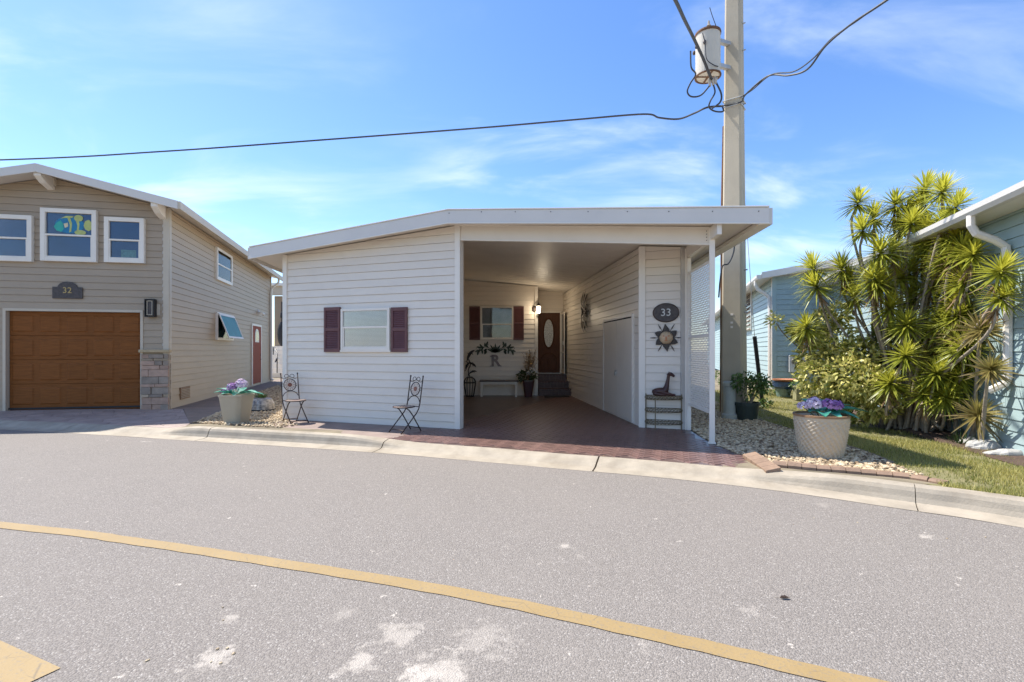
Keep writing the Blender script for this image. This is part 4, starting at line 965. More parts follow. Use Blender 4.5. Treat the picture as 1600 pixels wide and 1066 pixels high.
# three front windows
def tw(pl, pr, pt, pb, **k):
    s0, z1 = WT.at(pl, pt); s1, z0 = WT.at(pr, pb); return window(TH, WT, s0, s1, z0, z1, fw=0.10, d=0.10, **k), (s0, s1, z0, z1)
w1, q1 = tw(-22, 54, 335, 410); w2, q2 = tw(67, 154, 326, 411); w3, q3 = tw(166, 228, 340, 412.5)
# tropical fish hanging in the middle upper pane: flat cut-outs
s0, s1, z0, z1 = q2; fc = (s0+s1)/2+0.02; fzc = z0+(z1-z0)*0.70; k = (s1-s0)/1.35
fish = thing('fish_cutout', 'yellow and teal striped fish cut-out in middle upper window', 'ornament', WT.P(fc, fzc, 0.03))
def fpoly(pts, mt, nm, d): MB().prism([WT.P(fc+x*k, fzc+y*k, d) for x, y in pts], Vector((WT.n.x, WT.n.y, 0))*0.003).build(nm, mt, fish)
el_ = lambda cx, cy, rx, ry, n=20, a0=0, a1=6.283: [(cx+rx*math.cos(a0+(a1-a0)*i/n), cy+ry*math.sin(a0+(a1-a0)*i/n)) for i in range(n)]
fpoly(el_(-0.02, 0.0, 0.36, 0.235, 28), 'fish_blue', 'body', 0.0490)
fpoly([(-0.40, -0.06), (-0.33, 0.05), (-0.24, 0.12), (-0.17, 0.02), (-0.16, -0.12), (-0.22, -0.20), (-0.33, -0.17)], 'fish_teal', 'head', 0.0525)
for cx in (-0.06, 0.12): fpoly([(cx-0.02, 0.22), (cx+0.05, 0.21), (cx+0.10, 0.05), (cx+0.08, -0.18), (cx+0.03, -0.21), (cx+0.05, 0.0)], 'fish_yellow', 'stripe', 0.0525)
fpoly([(-0.24, 0.17), (-0.10, 0.25), (0.08, 0.25), (0.04, 0.20), (-0.14, 0.19)], 'fish_yellow', 'back_stripe', 0.0560)
fpoly(el_(0.20, 0.20, 0.11, 0.09), 'fish_yellow', 'dorsal_fin', 0.0560)
fpoly(el_(0.24, -0.20, 0.14, 0.07), 'fish_yellow', 'anal_fin', 0.0560)
fpoly([(0.32, 0.0), (0.36, 0.13), (0.45, 0.17), (0.54, 0.06), (0.52, -0.10), (0.44, -0.15), (0.36, -0.10)], 'fish_yellow', 'tail', 0.0525)
fpoly([(-0.16, 0.03), (-0.06, 0.06), (-0.05, -0.04), (-0.13, -0.09)], 'cream_petal', 'side_fin', 0.0560)
s0, s1, z0, z1 = q3
wbox(MB(), WT, s0+0.34, s1-0.2, z0+0.14, z0+0.33, 0.0315, 0.033).build('patterned_cloth', 'valance', w3)
# side wall windows, door, vent, flood light, downspout
def sw(pl, pr, pt, pb, **k):
    s0, z1 = WTS.at(pl, (pt[0]+pt[1])/2); s1, _ = WTS.at(pr, pb[0]); sm = (s0+s1)/2
    _, z1 = WTS.at((pl+pr)/2, (pt[0]+pt[1])/2); _, z0 = WTS.at((pl+pr)/2, (pb[0]+pb[1])/2)
    return window(TH, WTS, s0, s1, z0, z1, fw=0.08, **k), (s0, s1, z0, z1)
sw(336, 360, (388, 398), (438, 445), back='teal_shade', split=0.5)
wl, (s0, s1, z0, z1) = sw(336, 362, (489, 492), (530, 534), back='dark_window', split=0)
# awning sash hinged at the top, pushed open at the bottom
aw = MB(); n3 = Vector((WTS.n.x, WTS.n.y, 0))
def awp(s_, f, d=0.0): z = z1-0.04-(z1-z0-0.08)*f*0.96; return WTS.P(s_, z, 0.08+0.30*f+d)
fw = 0.06
for (a, b_, f0, f1) in ((s0+0.04, s0+0.04+fw, 0, 1), (s1-0.04-fw, s1-0.04, 0, 1), (s0+0.04+fw, s1-0.04-fw, 0, 0.07), (s0+0.04+fw, s1-0.04-fw, 0.93, 1)):
    aw.prism([awp(a, f0), awp(b_, f0), awp(b_, f1), awp(a, f1)], n3*0.03)
aws = aw.build('awning_sash', 'white_trim', TH)
MB().prism([awp(s0+0.1, 0.06, 0.01), awp(s1-0.1, 0.06, 0.01), awp(s1-0.1, 0.94, 0.01), awp(s0+0.1, 0.94, 0.01)], n3*0.005).build('pane', 'teal_shade', aws)
s0, zt = WTS.at(392.5, 500); s1, _ = WTS.at(406.5, 500)
sdoor = wbox(MB(), WTS, s0+0.04, s1-0.04, 0.1, 2.55, 0.0, 0.04).build('side_door', 'red_door', TH)
fr_ = MB(); wbox(fr_, WTS, s0-0.06, s0+0.04, 0.05, 2.63, 0.0, 0.055); wbox(fr_, WTS, s1-0.04, s1+0.06, 0.05, 2.63, 0.0, 0.055); wbox(fr_, WTS, s0+0.04, s1-0.04, 2.55, 2.63, 0.0, 0.054); fr_.build('door_frame', 'white_trim', TH)
sm = (s0+s1)/2; zc = 2.08
ap = lambda r_, h, d: [WTS.P(sm-r_, zc-h, d), WTS.P(sm+r_, zc-h, d)] + [WTS.P(sm+r_*math.cos(math.pi*k/10), zc+0.05+r_*0.9*math.sin(math.pi*k/10), d) for k in range(11)]
MB().prism(ap(0.34, 0.22, 0.040), n3*0.012).build('fanlight_frame', 'white_trim', sdoor); MB().prism(ap(0.26, 0.15, 0.0525), n3*0.004).build('fanlight_pane', 'dark_window', sdoor)
hb = MB(); hb.tube([WTS.P(s1-0.14, 1.12, 0.03), WTS.P(s1-0.14, 1.12, 0.08), WTS.P(s1-0.26, 1.12, 0.08)], 0.012); hb.tube([WTS.P(s1-0.14, 1.3, 0.03), WTS.P(s1-0.14, 1.3, 0.06)], 0.025); hb.build('door_handle', 'black_iron', sdoor)
s0, z1 = WTS.at(280, 606); s1, z0 = WTS.at(295, 620)
vt = MB(); wbox(vt, WTS, s0, s1, z0-0.02, z1, 0.005, 0.035); vo = vt.build('vent_grille', 'pot_rim', TH)
for k in range(6): z = z0+0.01+(z1-z0-0.05)*k/6; MB().prism([WTS.P(s0+0.03, z, 0.036), WTS.P(s1-0.03, z, 0.036), WTS.P(s1-0.03, z+0.02, 0.05), WTS.P(s0+0.03, z+0.02, 0.05)], (0, 0, 0.008)).build('grille_slat', 'cream_trim', vo)
s_, z = WTS.at(402, 487)
fl = thing('flood_light', 'small white twin flood light above the red side door', 'flood light', WTS.P(s_, z, 0.02))
MB().ell(WTS.P(s_, z, 0.03), (0.06, 0.06, 0.09), 10, 6).build('base', 'white_trim', fl)
for q in (-0.12, 0.35): a = WTS.P(s_, z, 0.06); b_ = WTS.P(s_+q, z-0.10, 0.18); MB().tube([a, a.lerp(b_, 0.55), a.lerp(b_, 0.6), b_], [0.018, 0.018, 0.05, 0.075], 8).build('lamp_head', 'white_trim', fl)
# downspout at the far corner, offset elbow under the gutter
sD = Ls_-0.25; zE = zR-MSL*(roof_e-sr)-0.05
ds = MB(); pts = [WTS.P(sD, zE, oe), WTS.P(sD, zE-0.2, oe-0.02), WTS.P(sD, zE-0.5, 0.10), WTS.P(sD, zE-0.75, 0.075), WTS.P(sD, 0.15, 0.075), WTS.P(sD, 0.06, 0.16)]
ds.tube(pts, 0.055, 8).build('downspout', 'white_trim', TH)
# house number plaque and wall lantern
s0, zb_ = WT.at(83.5, 466.5); s1, zt_ = WT.at(130.5, 441)
pq = thing('number_plaque', 'dark bronze plaque with gold number 32 on tan siding', 'plaque', WT.P((s0+s1)/2, zb_, 0.03))
cm = (s0+s1)/2; hw = (s1-s0)/2; hs_ = (zt_-zb_)*0.68; pts = [WT.P(s0, zb_, 0.026), WT.P(s1, zb_, 0.026), WT.P(s1, zb_+hs_, 0.026), WT.P(cm+hw*0.66, zb_+hs_, 0.026)] + [WT.P(cm+hw*0.66*math.cos(math.pi*k/12), zb_+hs_*0.95+(zt_-zb_-hs_*0.95)*math.sin(math.pi*k/12), 0.026) for k in range(1, 12)] + [WT.P(cm-hw*0.66, zb_+hs_, 0.026), WT.P(s0, zb_+hs_, 0.026)]
MB().prism(pts, Vector((WT.n.x, WT.n.y, 0))*0.018).build('plate', 'plaque_dark', pq, bevel=0.004)
def text(txt, w, s_, z, size, d, mt, parent, ext=0.004, nm='lettering', bold=0.0):
    c = bpy.data.curves.new('t', 'FONT'); c.body = txt; c.size = size; c.extrude = ext; c.align_x = 'CENTER'; c.align_y = 'CENTER'; c.offset = bold
    o = bpy.data.objects.new('t', c); col.objects.link(o); bpy.context.view_layer.update()
    me = bpy.data.meshes.new_from_object(o.evaluated_get(bpy.context.evaluated_depsgraph_get())); bpy.data.objects.remove(o)
    mb = MB(); mb.v = [w.P(s_+v.co.x, z+v.co.y, d+v.co.z) for v in me.vertices]; mb.f = [list(p.vertices) for p in me.polygons]; mb.a = [0.5]*len(mb.f)
    return mb.build(nm, mt, parent)
text('32', WT, cm, zb_+(zt_-zb_)*0.47, 0.20, 0.048, 'gold_letter', pq)
s0, z1 = WT.at(231, 468); s1, z0 = WT.at(246, 496)
ln = thing('wall_lantern', 'black rectangular wall lantern beside the brown garage door', 'wall lamp', WT.P((s0+s1)/2, z0, 0.05))
f = MB(); t = 0.022
for a, b_, c, d in ((s0, s0+t, z0, z1), (s1-t, s1, z0, z1), (s0+t, s1-t, z0, z0+t), (s0+t, s1-t, z1-t, z1)): wbox(f, WT, a, b_, c, d, 0.03, 0.17)
f.build('outer_frame', 'black_iron', ln)
f = MB(); g_ = 0.045
for a, b_, c, d in ((s0+g_, s0+g_+0.015, z0+g_, z1-g_), (s1-g_-0.015, s1-g_, z0+g_, z1-g_), (s0+g_+0.015, s1-g_-0.015, z0+g_, z0+g_+0.015), (s0+g_+0.015, s1-g_-0.015, z1-g_-0.015, z1-g_)): wbox(f, WT, a, b_, c, d, 0.03, 0.15)
f.build('inner_frame', 'porcelain', ln)
wbox(MB(), WT, s0+g_+0.015, s1-g_-0.015, z0+g_+0.015, z1-g_-0.015, 0.03, 0.13).build('lamp_box', 'plaque_dark', ln)
wbox(MB(), WT, s0-0.02, s1+0.07, z0+0.05, z1-0.12, 0.012, 0.03).build('mount_plate', 'cream_trim', ln)

# ------------------------------------------------------------------ porch of the home behind, seen down the side path
PB = thing('rear_porch', 'cream porch with white steps at end of side path', 'porch', (-12.2, 29.0, 0))
Yp = 29.0
def PX(px): return (px-800)/FPX*Yp
def PZ(py): return CAMZ-(py-HY)/FPX*Yp
MB().box(PX(420), PX(470), Yp, Yp+0.3, PZ(461), PZ(447)).build('porch_beam', 'cream_trim', PB)
MB().box(PX(415), PX(470), Yp-0.2, Yp+4, PZ(447), PZ(443)).build('porch_roof', 'white_trim', PB)
MB().box(PX(421), PX(433), Yp+0.6, Yp+0.9, 0, PZ(461)).build('porch_wall', 'tan_siding', PB)
MB().box(PX(433), PX(438), Yp+0.5, Yp+0.62, PZ(541), PZ(470)).build('porch_post', 'bronze', PB)
MB().box(PX(442), PX(470), Yp+0.1, Yp+0.3, PZ(541), PZ(461)).build('porch_post', 'white_trim', PB)
for k in range(7):
    z1 = PZ(541)*(1-k/7.0)
    if z1 > 0.05: MB().box(PX(424), PX(470), Yp-0.28*k-0.3, Yp+0.0-0.28*k+(2.5 if k == 0 else 0), 0, z1).build('step', 'white_trim', PB)
hr = MB(); q = [Wp(427, 542, 28.2), Wp(430, 545, 27.8), Wp(433.5, 552, 27.4), Wp(433, 560, 27.1), Wp(430, 566, 27.0)]; hr.tube(q, 0.035, 6); hr.tube([q[0], Vector((q[0].x, q[0].y, 0.2))], 0.03); hr.tube([q[3], Vector((q[3].x, q[3].y, 0))], 0.03); hr.build('handrail', 'black_iron', PB)
MB().ell(Wp(440, 522, 29.4), (0.25, 0.2, 0.75), 10, 8).build('dark_doorway', 'rubber_dark', PB)
lb = thing('hanging_lantern', 'small black lantern hanging under the cream rear porch', 'lantern', Wp(441, 492, 29.3))
c = Wp(441, 492, 29.3); MB().lathe([(0.10, -0.2), (0.12, -0.1), (0.10, 0.1), (0.03, 0.22), (0.015, 0.5)], 8, c).build('lantern_body', 'black_iron', lb)

# ------------------------------------------------------------------ blue house
BH = thing('blue_house', 'pale blue sided house with white gutter behind spiky dracaena', 'house', (8.4, 10.0, 0.0))
LN = 9.7; ZB = 3.86; ZN = 3.56
siding(BH, WBN, [(0, -0.05), (LN, -0.05), (LN, ZN), (0, ZN)], 'blue_siding', h=0.165)
QF = Vector((8.42, 15.58)); WBF = Wall(QF, UF); LBF = (Vector((10.0, 15.2))-QF).length+0.3
siding(BH, WBF, [(0, 0.15), (LBF, 0.15), (LBF, ZB+0.12), (0, ZB)], 'blue_siding', h=0.165)
LBS = 30.0; WBS = Wall(QF+UB*LBS, -UB)
siding(BH, WBS, [(0, 0.15), (LBS, 0.15), (LBS, ZB), (0, ZB)], 'blue_siding', h=0.165)
WBE = Wall(WBN.P(LN, 0).xy, (UF.x, UF.y))
siding(BH, WBE, [(0, -0.05), (6, -0.05), (6, ZN+0.7), (0, ZN)], 'blue_siding', h=0.165)
wbox(MB(), WBN, LN-0.08, LN+0.03, -0.05, ZN, -0.05, 0.038).build('corner_trim', 'white_trim', BH)
wbox(MB(), WBF, -0.03, 0.09, 0.15, ZB, -0.05, 0.038).build('corner_trim', 'blue_siding', BH); wbox(MB(), WBS, LBS-0.09, LBS+0.028, 0.15, ZB, -0.05, 0.04).build('corner_trim', 'white_trim', BH)
# roofs: near part falls to the left eave, rear part with its own eave and front edge
n3b = Vector((WBN.n.x, WBN.n.y, 0)); u3b = Vector((WBN.u.x, WBN.u.y, 0))
def slab(w, s0, s1, e, zi, inn, rise, nm, mt='white_fascia', th=0.12):
    a, b_ = w.P(s0, zi, e), w.P(s1, zi, e); c, d = w.P(s1, zi+rise, -inn), w.P(s0, zi+rise, -inn); return MB().prism([a, b_, c, d], (0, 0, th)).build(nm, mt, BH)
slab(WBN, -0.4, LN+0.45, 0.42, ZN-0.03, 5.5, 0.75, 'roof')
slab(WBS, -0.4, LBS+0.45, 0.42, ZB-0.06, 4.0, 0.6, 'roof')
def gutter(w, s0, s1, e, z0, nm='gutter'):
    q = [w.P(s0, z0, e), w.P(s0, z0, e+0.09), w.P(s0, z0+0.06, e+0.125), w.P(s0, z0+0.135, e+0.13), w.P(s0, z0+0.135, e)]
    return MB().prism(q, Vector((w.u.x, w.u.y, 0))*(s1-s0)).build(nm, 'white_fascia', BH)
gutter(WBN, -0.4, LN+0.45, 0.425, ZN-0.07); gutter(WBS, -0.4, LBS+0.47, 0.425, ZB-0.10)
wbox(MB(), WBN, -0.4, LN+0.45, ZN-0.05, ZN-0.032, 0.02, 0.42).build('soffit', 'white_trim', BH)
# front rake fascia of the rear part
a = WBF.P(-0.40, ZB-0.08, 0.46); b_ = WBF.P(LBF, ZB+0.26, 0.46)
MB().prism([a, b_, b_+Vector((0, 0, 0.20)), a+Vector((0, 0, 0.20))], Vector((WBF.n.x, WBF.n.y, 0))*-0.03).build('rake_fascia', 'white_fascia', BH)
# downspouts with S elbows
d1 = MB(); sA = LBS-0.12
d1.tube([WBS.P(sA, ZB-0.08, 0.49), WBS.P(sA, ZB-0.22, 0.49), WBS.P(sA, ZB-0.36, 0.42), WBS.P(sA, ZB-0.50, 0.22), WBS.P(sA, ZB-0.62, 0.10), WBS.P(sA, ZB-0.80, 0.075), WBS.P(sA, 0.35, 0.075)], 0.058, 8).build('downspout', 'white_trim', BH)
sB = WBN.at(1583, 500)[0]
d2 = MB(); pts = [WBN.P(sB, ZN-0.05, 0.49), WBN.P(sB, ZN-0.20, 0.49), WBN.P(sB, ZN-0.32, 0.43), WBN.P(sB, ZN-0.44, 0.20), WBN.P(sB, ZN-0.54, 0.085), WBN.P(sB, ZN-0.75, 0.06), WBN.P(sB, 1.1, 0.06), WBN.P(sB, 1.02, 0.09), WBN.P(sB-0.12, 0.90, 0.22)]
d2.tube(pts, 0.055, 8, cap=False).build('downspout', 'white_trim', BH, smooth=False)
# louvred window with its awning slats on the far side wall
s0, z1 = WBS.at(1158, 462); s1, z0 = WBS.at(1176, 515)
wj = window(BH, WBS, s0-0.3, s1, z0, z1, fw=0.06, split=0, back='dark_window')
for k in range(9):
    z = z0+0.08+(z1-z0-0.16)*k/9; MB().prism([WBS.P(s0-0.2, z, 0.05), WBS.P(s1-0.12, z, 0.05), WBS.P(s1-0.12, z-0.06, 0.15), WBS.P(s0-0.2, z-0.06, 0.15)], (0, 0, 0.01)).build('jalousie_slat', 'white_trim', wj)
# electric meters on the front wall of the rear part
s_, z = WBF.at(1252, 568)
mt = thing('meter_boxes', 'twin grey electric meter boxes with conduit on blue wall', 'meter box', WBF.P(s_, z-0.3, 0.05))
for q in (-0.22, 0.16):
    wbox(MB(), WBF, s_+q-0.15, s_+q+0.15, z-0.28, z+0.26, 0.02, 0.16).build('box', 'meter_box', mt, bevel=0.012)
    mb = MB(); c = WBF.P(s_+q, z+0.08, 0.16); n_ = Vector((WBF.n.x, WBF.n.y, 0)); mb.tube([c, c+n_*0.04, c+n_*0.09], [0.10, 0.095, 0.07], 14).build('meter_dome', 'grey_interior', mt)
MB().tube([WBF.P(s_+0.16, z-0.28, 0.09), WBF.P(s_+0.16, 0.35, 0.09)], 0.03).build('conduit', 'galvanised', mt)

# ------------------------------------------------------------------ utility pole, transformer, cables
PY = 10.9; PC = Vector(((1147-800)/FPX*PY, PY, 0)); pn = Vector((-0.62, -0.78, 0)).normalized(); pu = Vector((-pn.y, pn.x, 0))
UP = thing('utility_pole', 'tall square tapered concrete utility pole beside the carport', 'utility pole', PC)
PHT = 13.0
def pole_w(z): return 0.47-0.0155*z
sect = []
mb = MB(); ch = 0.04; nz = 14
for i in range(nz+1):
    z = PHT*i/nz; h = pole_w(z)/2
    for sx, sy in ((-1,-1),(1,-1),(1,1),(-1,1)):
        a = (h-ch, h) if (sx*sy) > 0 else (h, h-ch)
        pr = [(sx*(h-ch), sy*h), (sx*h, sy*(h-ch))]
        if (sx, sy) in ((1,-1), (-1,1)): pass
        if (sx, sy) == (-1,-1): pr = [(sx*h, sy*(h-ch)), (sx*(h-ch), sy*h)]
        elif (sx, sy) == (1,-1): pr = [(sx*(h-ch), sy*h), (sx*h, sy*(h-ch))]
        elif (sx, sy) == (1,1): pr = [(sx*h, sy*(h-ch)), (sx*(h-ch), sy*h)]
        else: pr = [(sx*(h-ch), sy*h), (sx*h, sy*(h-ch))]
        for x, y in pr: mb.v.append(PC + pu*x - pn*y + Vector((0, 0, z)))
for i in range(nz):
    for j in range(8): mb.f.append([i*8+j, i*8+(j+1) % 8, (i+1)*8+(j+1) % 8, (i+1)*8+j]); mb.a.append(0.5)
mb.f.append([nz*8+j for j in range(8)]); mb.a.append(0.5)
mb.build('shaft', 'concrete_pole', UP)
cable_strip = MB(); x_ = -0.24
cable_strip.tube([PC+pu*-0.27+pn*0.05+Vector((0, 0, 0.1)), PC+pu*-0.25+pn*0.05+Vector((0, 0, 4.6)), PC+pu*-0.21+pn*0.05+Vector((0, 0, 6.6))], 0.028, 6).build('ground_wire_moulding', 'rust', UP)
bt = MB()
for z in (2.35, 2.5, 3.3, 7.0, 8.2, 8.8):
    h = pole_w(z)/2; bt.tube([PC+pu*(h-0.01)+Vector((0, 0, z)), PC+pu*(h+0.07)+Vector((0, 0, z))], 0.016, 6)
bt.build('through_bolts', 'galvanised', UP, kind='stuff')
cl = MB()
for z in (6.95, 7.1):
    h = pole_w(z)/2+0.012; cl.tube([PC+pu*-h+pn*-h+Vector((0,0,z)), PC+pu*h+pn*-h+Vector((0,0,z)), PC+pu*h+pn*h+Vector((0,0,z)), PC+pu*-h+pn*h+Vector((0,0,z))], 0.014, 5, closed=True)
cl.build('cable_clamp', 'galvanised', UP)
tg = MB(); hh = pole_w(2.3)/2
for z, w_ in ((2.28, 0.06), (2.1, 0.05), (2.0, 0.05)): tg.obox(PC+pn*hh+pu*(-0.02)+Vector((0, 0, z)), pu*w_, pn*0.006, (0, 0, 0.045))
tg.build('id_tags', 'white_trim', UP, kind='stuff')
# grey riser pipe at the foot
rp_ = thing('riser_pipe', 'grey plastic riser pipe standing at the utility pole foot', 'pipe', G(1140, 656))
c = G(1140, 655); c = Vector((c.x, c.y, 0)); MB().lathe([(0.155, 0.0), (0.155, 0.10), (0.125, 0.13), (0.125, 0.72), (0.14, 0.73), (0.14, 0.80), (0.11, 0.83), (0.02, 0.84)], 18, c).build('pipe', 'conduit_grey', rp_, smooth=False)
# guy wire with guard
gw = thing('guy_wire_guard', 'dark guard sleeve on guy wire between pole and blue house', 'guy wire', G(1196, 640))
ga_ = Wp(1190, 612, 12.2); gb_ = Wp(1179, 526, 11.9)
MB().tube([Vector((ga_.x+0.03, ga_.y, gz(ga_.x, ga_.y)-0.02)), gb_], 0.05, 8).build('guard_sleeve', 'rubber_dark', gw)
MB().tube([gb_, gb_+(PC+Vector((0, 0, 8.3))-gb_)*1.0], 0.008, 5).build('guy_wire', 'galvanised', gw)
# transformer
TC = Wp(1106, 85, 10.7); TR = thing('pole_transformer', 'white can transformer with rusty rims hung on utility pole', 'transformer', TC-Vector((0, 0, 0.5)))
r_ = 0.26; zb = -0.50
MB().lathe([(r_, zb), (r_, 0.42)], 28, TC).build('tank', 'transformer_paint', TR, smooth=False)
MB().lathe([(r_+0.012, 0.40), (r_+0.018, 0.43), (r_+0.012, 0.46), (r_-0.05, 0.48), (0.04, 0.51)], 28, TC).build('lid', 'rust', TR)
rb = MB(); rb.tube([TC+Vector((r_*math.cos(t), r_*math.sin(t), zb)) for t in [2*math.pi*k/28 for k in range(28)]], 0.022, 6, closed=True)
rb.obox(TC+Vector((-r_, -0.02, zb-0.01)), (2*r_, 0, 0), (0, 0.04, 0), (0, 0, 0.02)); rb.obox(TC+Vector((-0.02, -r_, zb-0.012)), (0.04, 0, 0), (0, 2*r_, 0), (0, 0, 0.02)); rb.build('bottom_rim', 'rust', TR)
MB().lathe([(0.035, 0.50), (0.05, 0.53), (0.03, 0.55), (0.05, 0.58), (0.03, 0.60), (0.05, 0.63), (0.028, 0.66), (0.018, 0.74)], 12, TC+Vector((0.02, 0, 0))).build('bushing', 'porcelain', TR)
bk = MB()
for z in (-0.28, 0.26):
    bk.obox(TC+Vector((0.18, -0.06, z)), (0.42, 0.16, 0), (0, 0.10, 0), (0, 0, 0.08))
bk.build('mounting_bracket', 'galvanised', TR)
lg = MB()
for t in (2.6, 3.4, 4.1): lg.ell(TC+Vector((math.cos(t)*(r_+0.03), math.sin(t)*(r_+0.03), 0.12)), (0.035, 0.035, 0.05), 8, 6)
lg.build('terminal_lugs', 'bronze', TR, kind='stuff')
cn = MB()
for px, py in ((1109, 131), (1114, 129), (1118, 127)): q = Wp(px, py, 10.5); cn.tube([q+Vector((-0.01, 0, 0.10)), q+Vector((0, 0, 0.03)), q+Vector((0.005, 0, -0.06))], [0.020, 0.034, 0.024], 8)
cn.obox(Wp(1108, 126, 10.5), (0.19, 0, 0.03), (0, 0.05, 0), (0, 0, 0.05)); cn.build('cable_connectors', 'porcelain', TR)
def cable(name, label, pts, r, n=7, sub=8, extra=None):
    P = catmull([Vector(p) for p in pts], sub); o = MB().tube(P, r, n).build(name, 'cable'); tag(o, label, 'cable'); return o
clampL = PC+pu*-0.2+pn*0.2+Vector((0, 0, 7.0))
cable('service_cable', 'black overhead cable sagging across the sky above the tan house', [Vector((-46, 19.5, 9.6)), Vector((-30, 17.0, 7.9)), Wp(0, 250, 13.8), Wp(250, 237, 13.2), Wp(500, 219, 12.5), Wp(750, 200, 11.9), Wp(900, 187, 11.5), Wp(1005, 178.5, 11.2), Wp(1030, 184, 11.1), Wp(1060, 186, 11.0), Wp(1085, 177, 10.8), Wp(1105, 168, 10.65), clampL], 0.021)
cable('service_cable', 'black overhead cable rising from the pole over the street', [clampL, PC+pu*0.2+pn*0.24+Vector((0, 0, 6.95)), Wp(1165, 148, 10.1), Wp(1200, 119, 9.5), Wp(1232, 118, 9.0), Wp(1262, 108, 8.6), Wp(1290, 72, 8.1), Wp(1330, 38, 7.5), Wp(1385, 1, 6.9), Wp(1470, -60, 6.2), Wp(1700, -200, 5.0)], 0.017)
cable('service_cable', 'second black cable twisted beside the one over the street', [PC+pu*0.2+pn*0.25+Vector((0, 0, 7.05)), Wp(1175, 141, 10.0), Wp(1205, 117, 9.4), Wp(1240, 112, 8.95), Wp(1270, 92, 8.5), Wp(1300, 60, 8.0), Wp(1340, 32, 7.4), Wp(1390, -4, 6.85), Wp(1475, -65, 6.15), Wp(1705, -205, 5.0)], 0.012)
cable('primary_cable', 'thick black cable bundle rising past the transformer', [Wp(1018, -70, 6.6), Wp(1055, 0, 7.8), Wp(1070, 32, 8.6), Wp(1083, 58, 9.4), Wp(1098, 90, 10.0), Wp(1108, 115, 10.35), Wp(1112, 124, 10.5)], 0.030)
cable('jumper_cable', 'black looped jumper cable hanging left of the transformer', [Wp(1079, 80, 10.4), Wp(1080, 105, 10.4), Wp(1087, 116, 10.4), Wp(1079, 130, 10.45), Wp(1074, 143, 10.5), Wp(1080, 151, 10.5), Wp(1095, 149, 10.5), Wp(1109, 134, 10.5)], 0.017)
cable('jumper_cable', 'black jumper cable looping below the transformer to the clamp', [Wp(1115, 133, 10.5), Wp(1117, 145, 10.5), Wp(1110, 158, 10.5), Wp(1108, 168, 10.55), Wp(1117, 174, 10.6), Wp(1130, 174, 10.6), clampL+pn*0.03], 0.017)
cable('jumper_cable', 'short black jumper cable against the pole edge', [Wp(1119, 129, 10.5), Wp(1127, 147, 10.5), Wp(1125, 160, 10.5), Wp(1112, 170, 10.6)], 0.019)
cable('jumper_cable', 'thin black lead running down the face of the transformer', [Wp(1098, 52, 10.4), Wp(1102, 70, 10.4), Wp(1104, 92, 10.4), Wp(1114, 101, 10.4), Wp(1122, 104, 10.45)], 0.010)
cable('primary_lead', 'thin bare lead rising from the transformer bushing', [Wp(1120, 44, 10.7), Wp(1113, 25, 10.7), Wp(1109, 12, 10.7)], 0.008)
cable('drop_cable', 'black drop cable hanging from carport eave to the pole', [Wp(1149, 370, 10.55), Wp(1146, 395, 10.55), Wp(1138, 412, 10.55), Wp(1129, 416, 10.55), Wp(1125, 440, 10.6), Wp(1123, 465, 10.7)], 0.016)

# ------------------------------------------------------------------ foliage helpers
def rand_dir(rs, zlo=-1): 
    z = rs.uniform(zlo, 1); a = rs.uniform(0, 6.283); r_ = math.sqrt(max(0, 1-z*z)); return Vector((r_*math.cos(a), r_*math.sin(a), z))
def rosette(c, axis, n, L, w, rs, vlo=0.0, vhi=1.0, spread=2.0):
    mb = MB(); axis = axis.normalized(); x = axis.orthogonal().normalized(); y = axis.cross(x)
    for i in range(n):
        t = i/n; th = spread*(t**0.75); ph = i*2.39996+rs.uniform(-0.2, 0.2); th += rs.uniform(-0.12, 0.12)
        d = (axis*math.cos(th)+(x*math.cos(ph)+y*math.sin(ph))*math.sin(th)).normalized()
        s_ = d.cross(axis); s_ = s_.normalized() if s_.length > 0.01 else x
        l = L*(0.72+0.28*math.sin(min(1, t*2.0)*1.57))*rs.uniform(0.85, 1.08); up = Vector((0, 0, 1))
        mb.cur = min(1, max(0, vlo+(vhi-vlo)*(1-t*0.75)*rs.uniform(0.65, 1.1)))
        nv = s_.cross(d).normalized(); k = len(mb.v); prof = (0.5, 1.0, 0.85, 0.5, 0.0)
        base = Vector(c)+axis*(0.10*(1-t))
        for q, pw in enumerate(prof):
            tt = q/4; p = base+d*l*tt-Vector((0, 0, 1))*(0.13*l*(0.3+math.sin(th)))*tt*tt
            if pw == 0: mb.v.append(p)
            else: mb.v += [p-s_*w*0.5*pw+nv*w*0.14*pw, p-nv*0.0, p+s_*w*0.5*pw+nv*w*0.14*pw]
        for q in range(3):
            a = k+3*q; mb.f += [[a, a+1, a+4, a+3], [a+1, a+2, a+5, a+4]]; mb.a += [mb.cur]*2
        a = k+9; mb.f += [[a, a+1, a+3], [a+1, a+2, a+3]]; mb.a += [mb.cur]*2
    return mb
def leafball(mb, c, r, n, L, w, rs, shell=0.45, vlo=0.0, vhi=1.0, zlo=-1):
    c = Vector(c)
    for i in range(n):
        d = rand_dir(rs, zlo); q = c+Vector((d.x*r[0], d.y*r[1], d.z*r[2]))*(shell+(1-shell)*rs.random()**0.5)
        o = (d+rand_dir(rs)*0.9).normalized(); s_ = o.cross(rand_dir(rs)).normalized()
        mb.cur = min(1, max(0, rs.uniform(vlo, vhi))); l = L*rs.uniform(0.7, 1.25)
        mb.leaf(q, o, s_, l, w*rs.uniform(0.8, 1.2), droop=0.15*l, prof=(0.35, 1.0, 0.75, 0.0))
    return mb

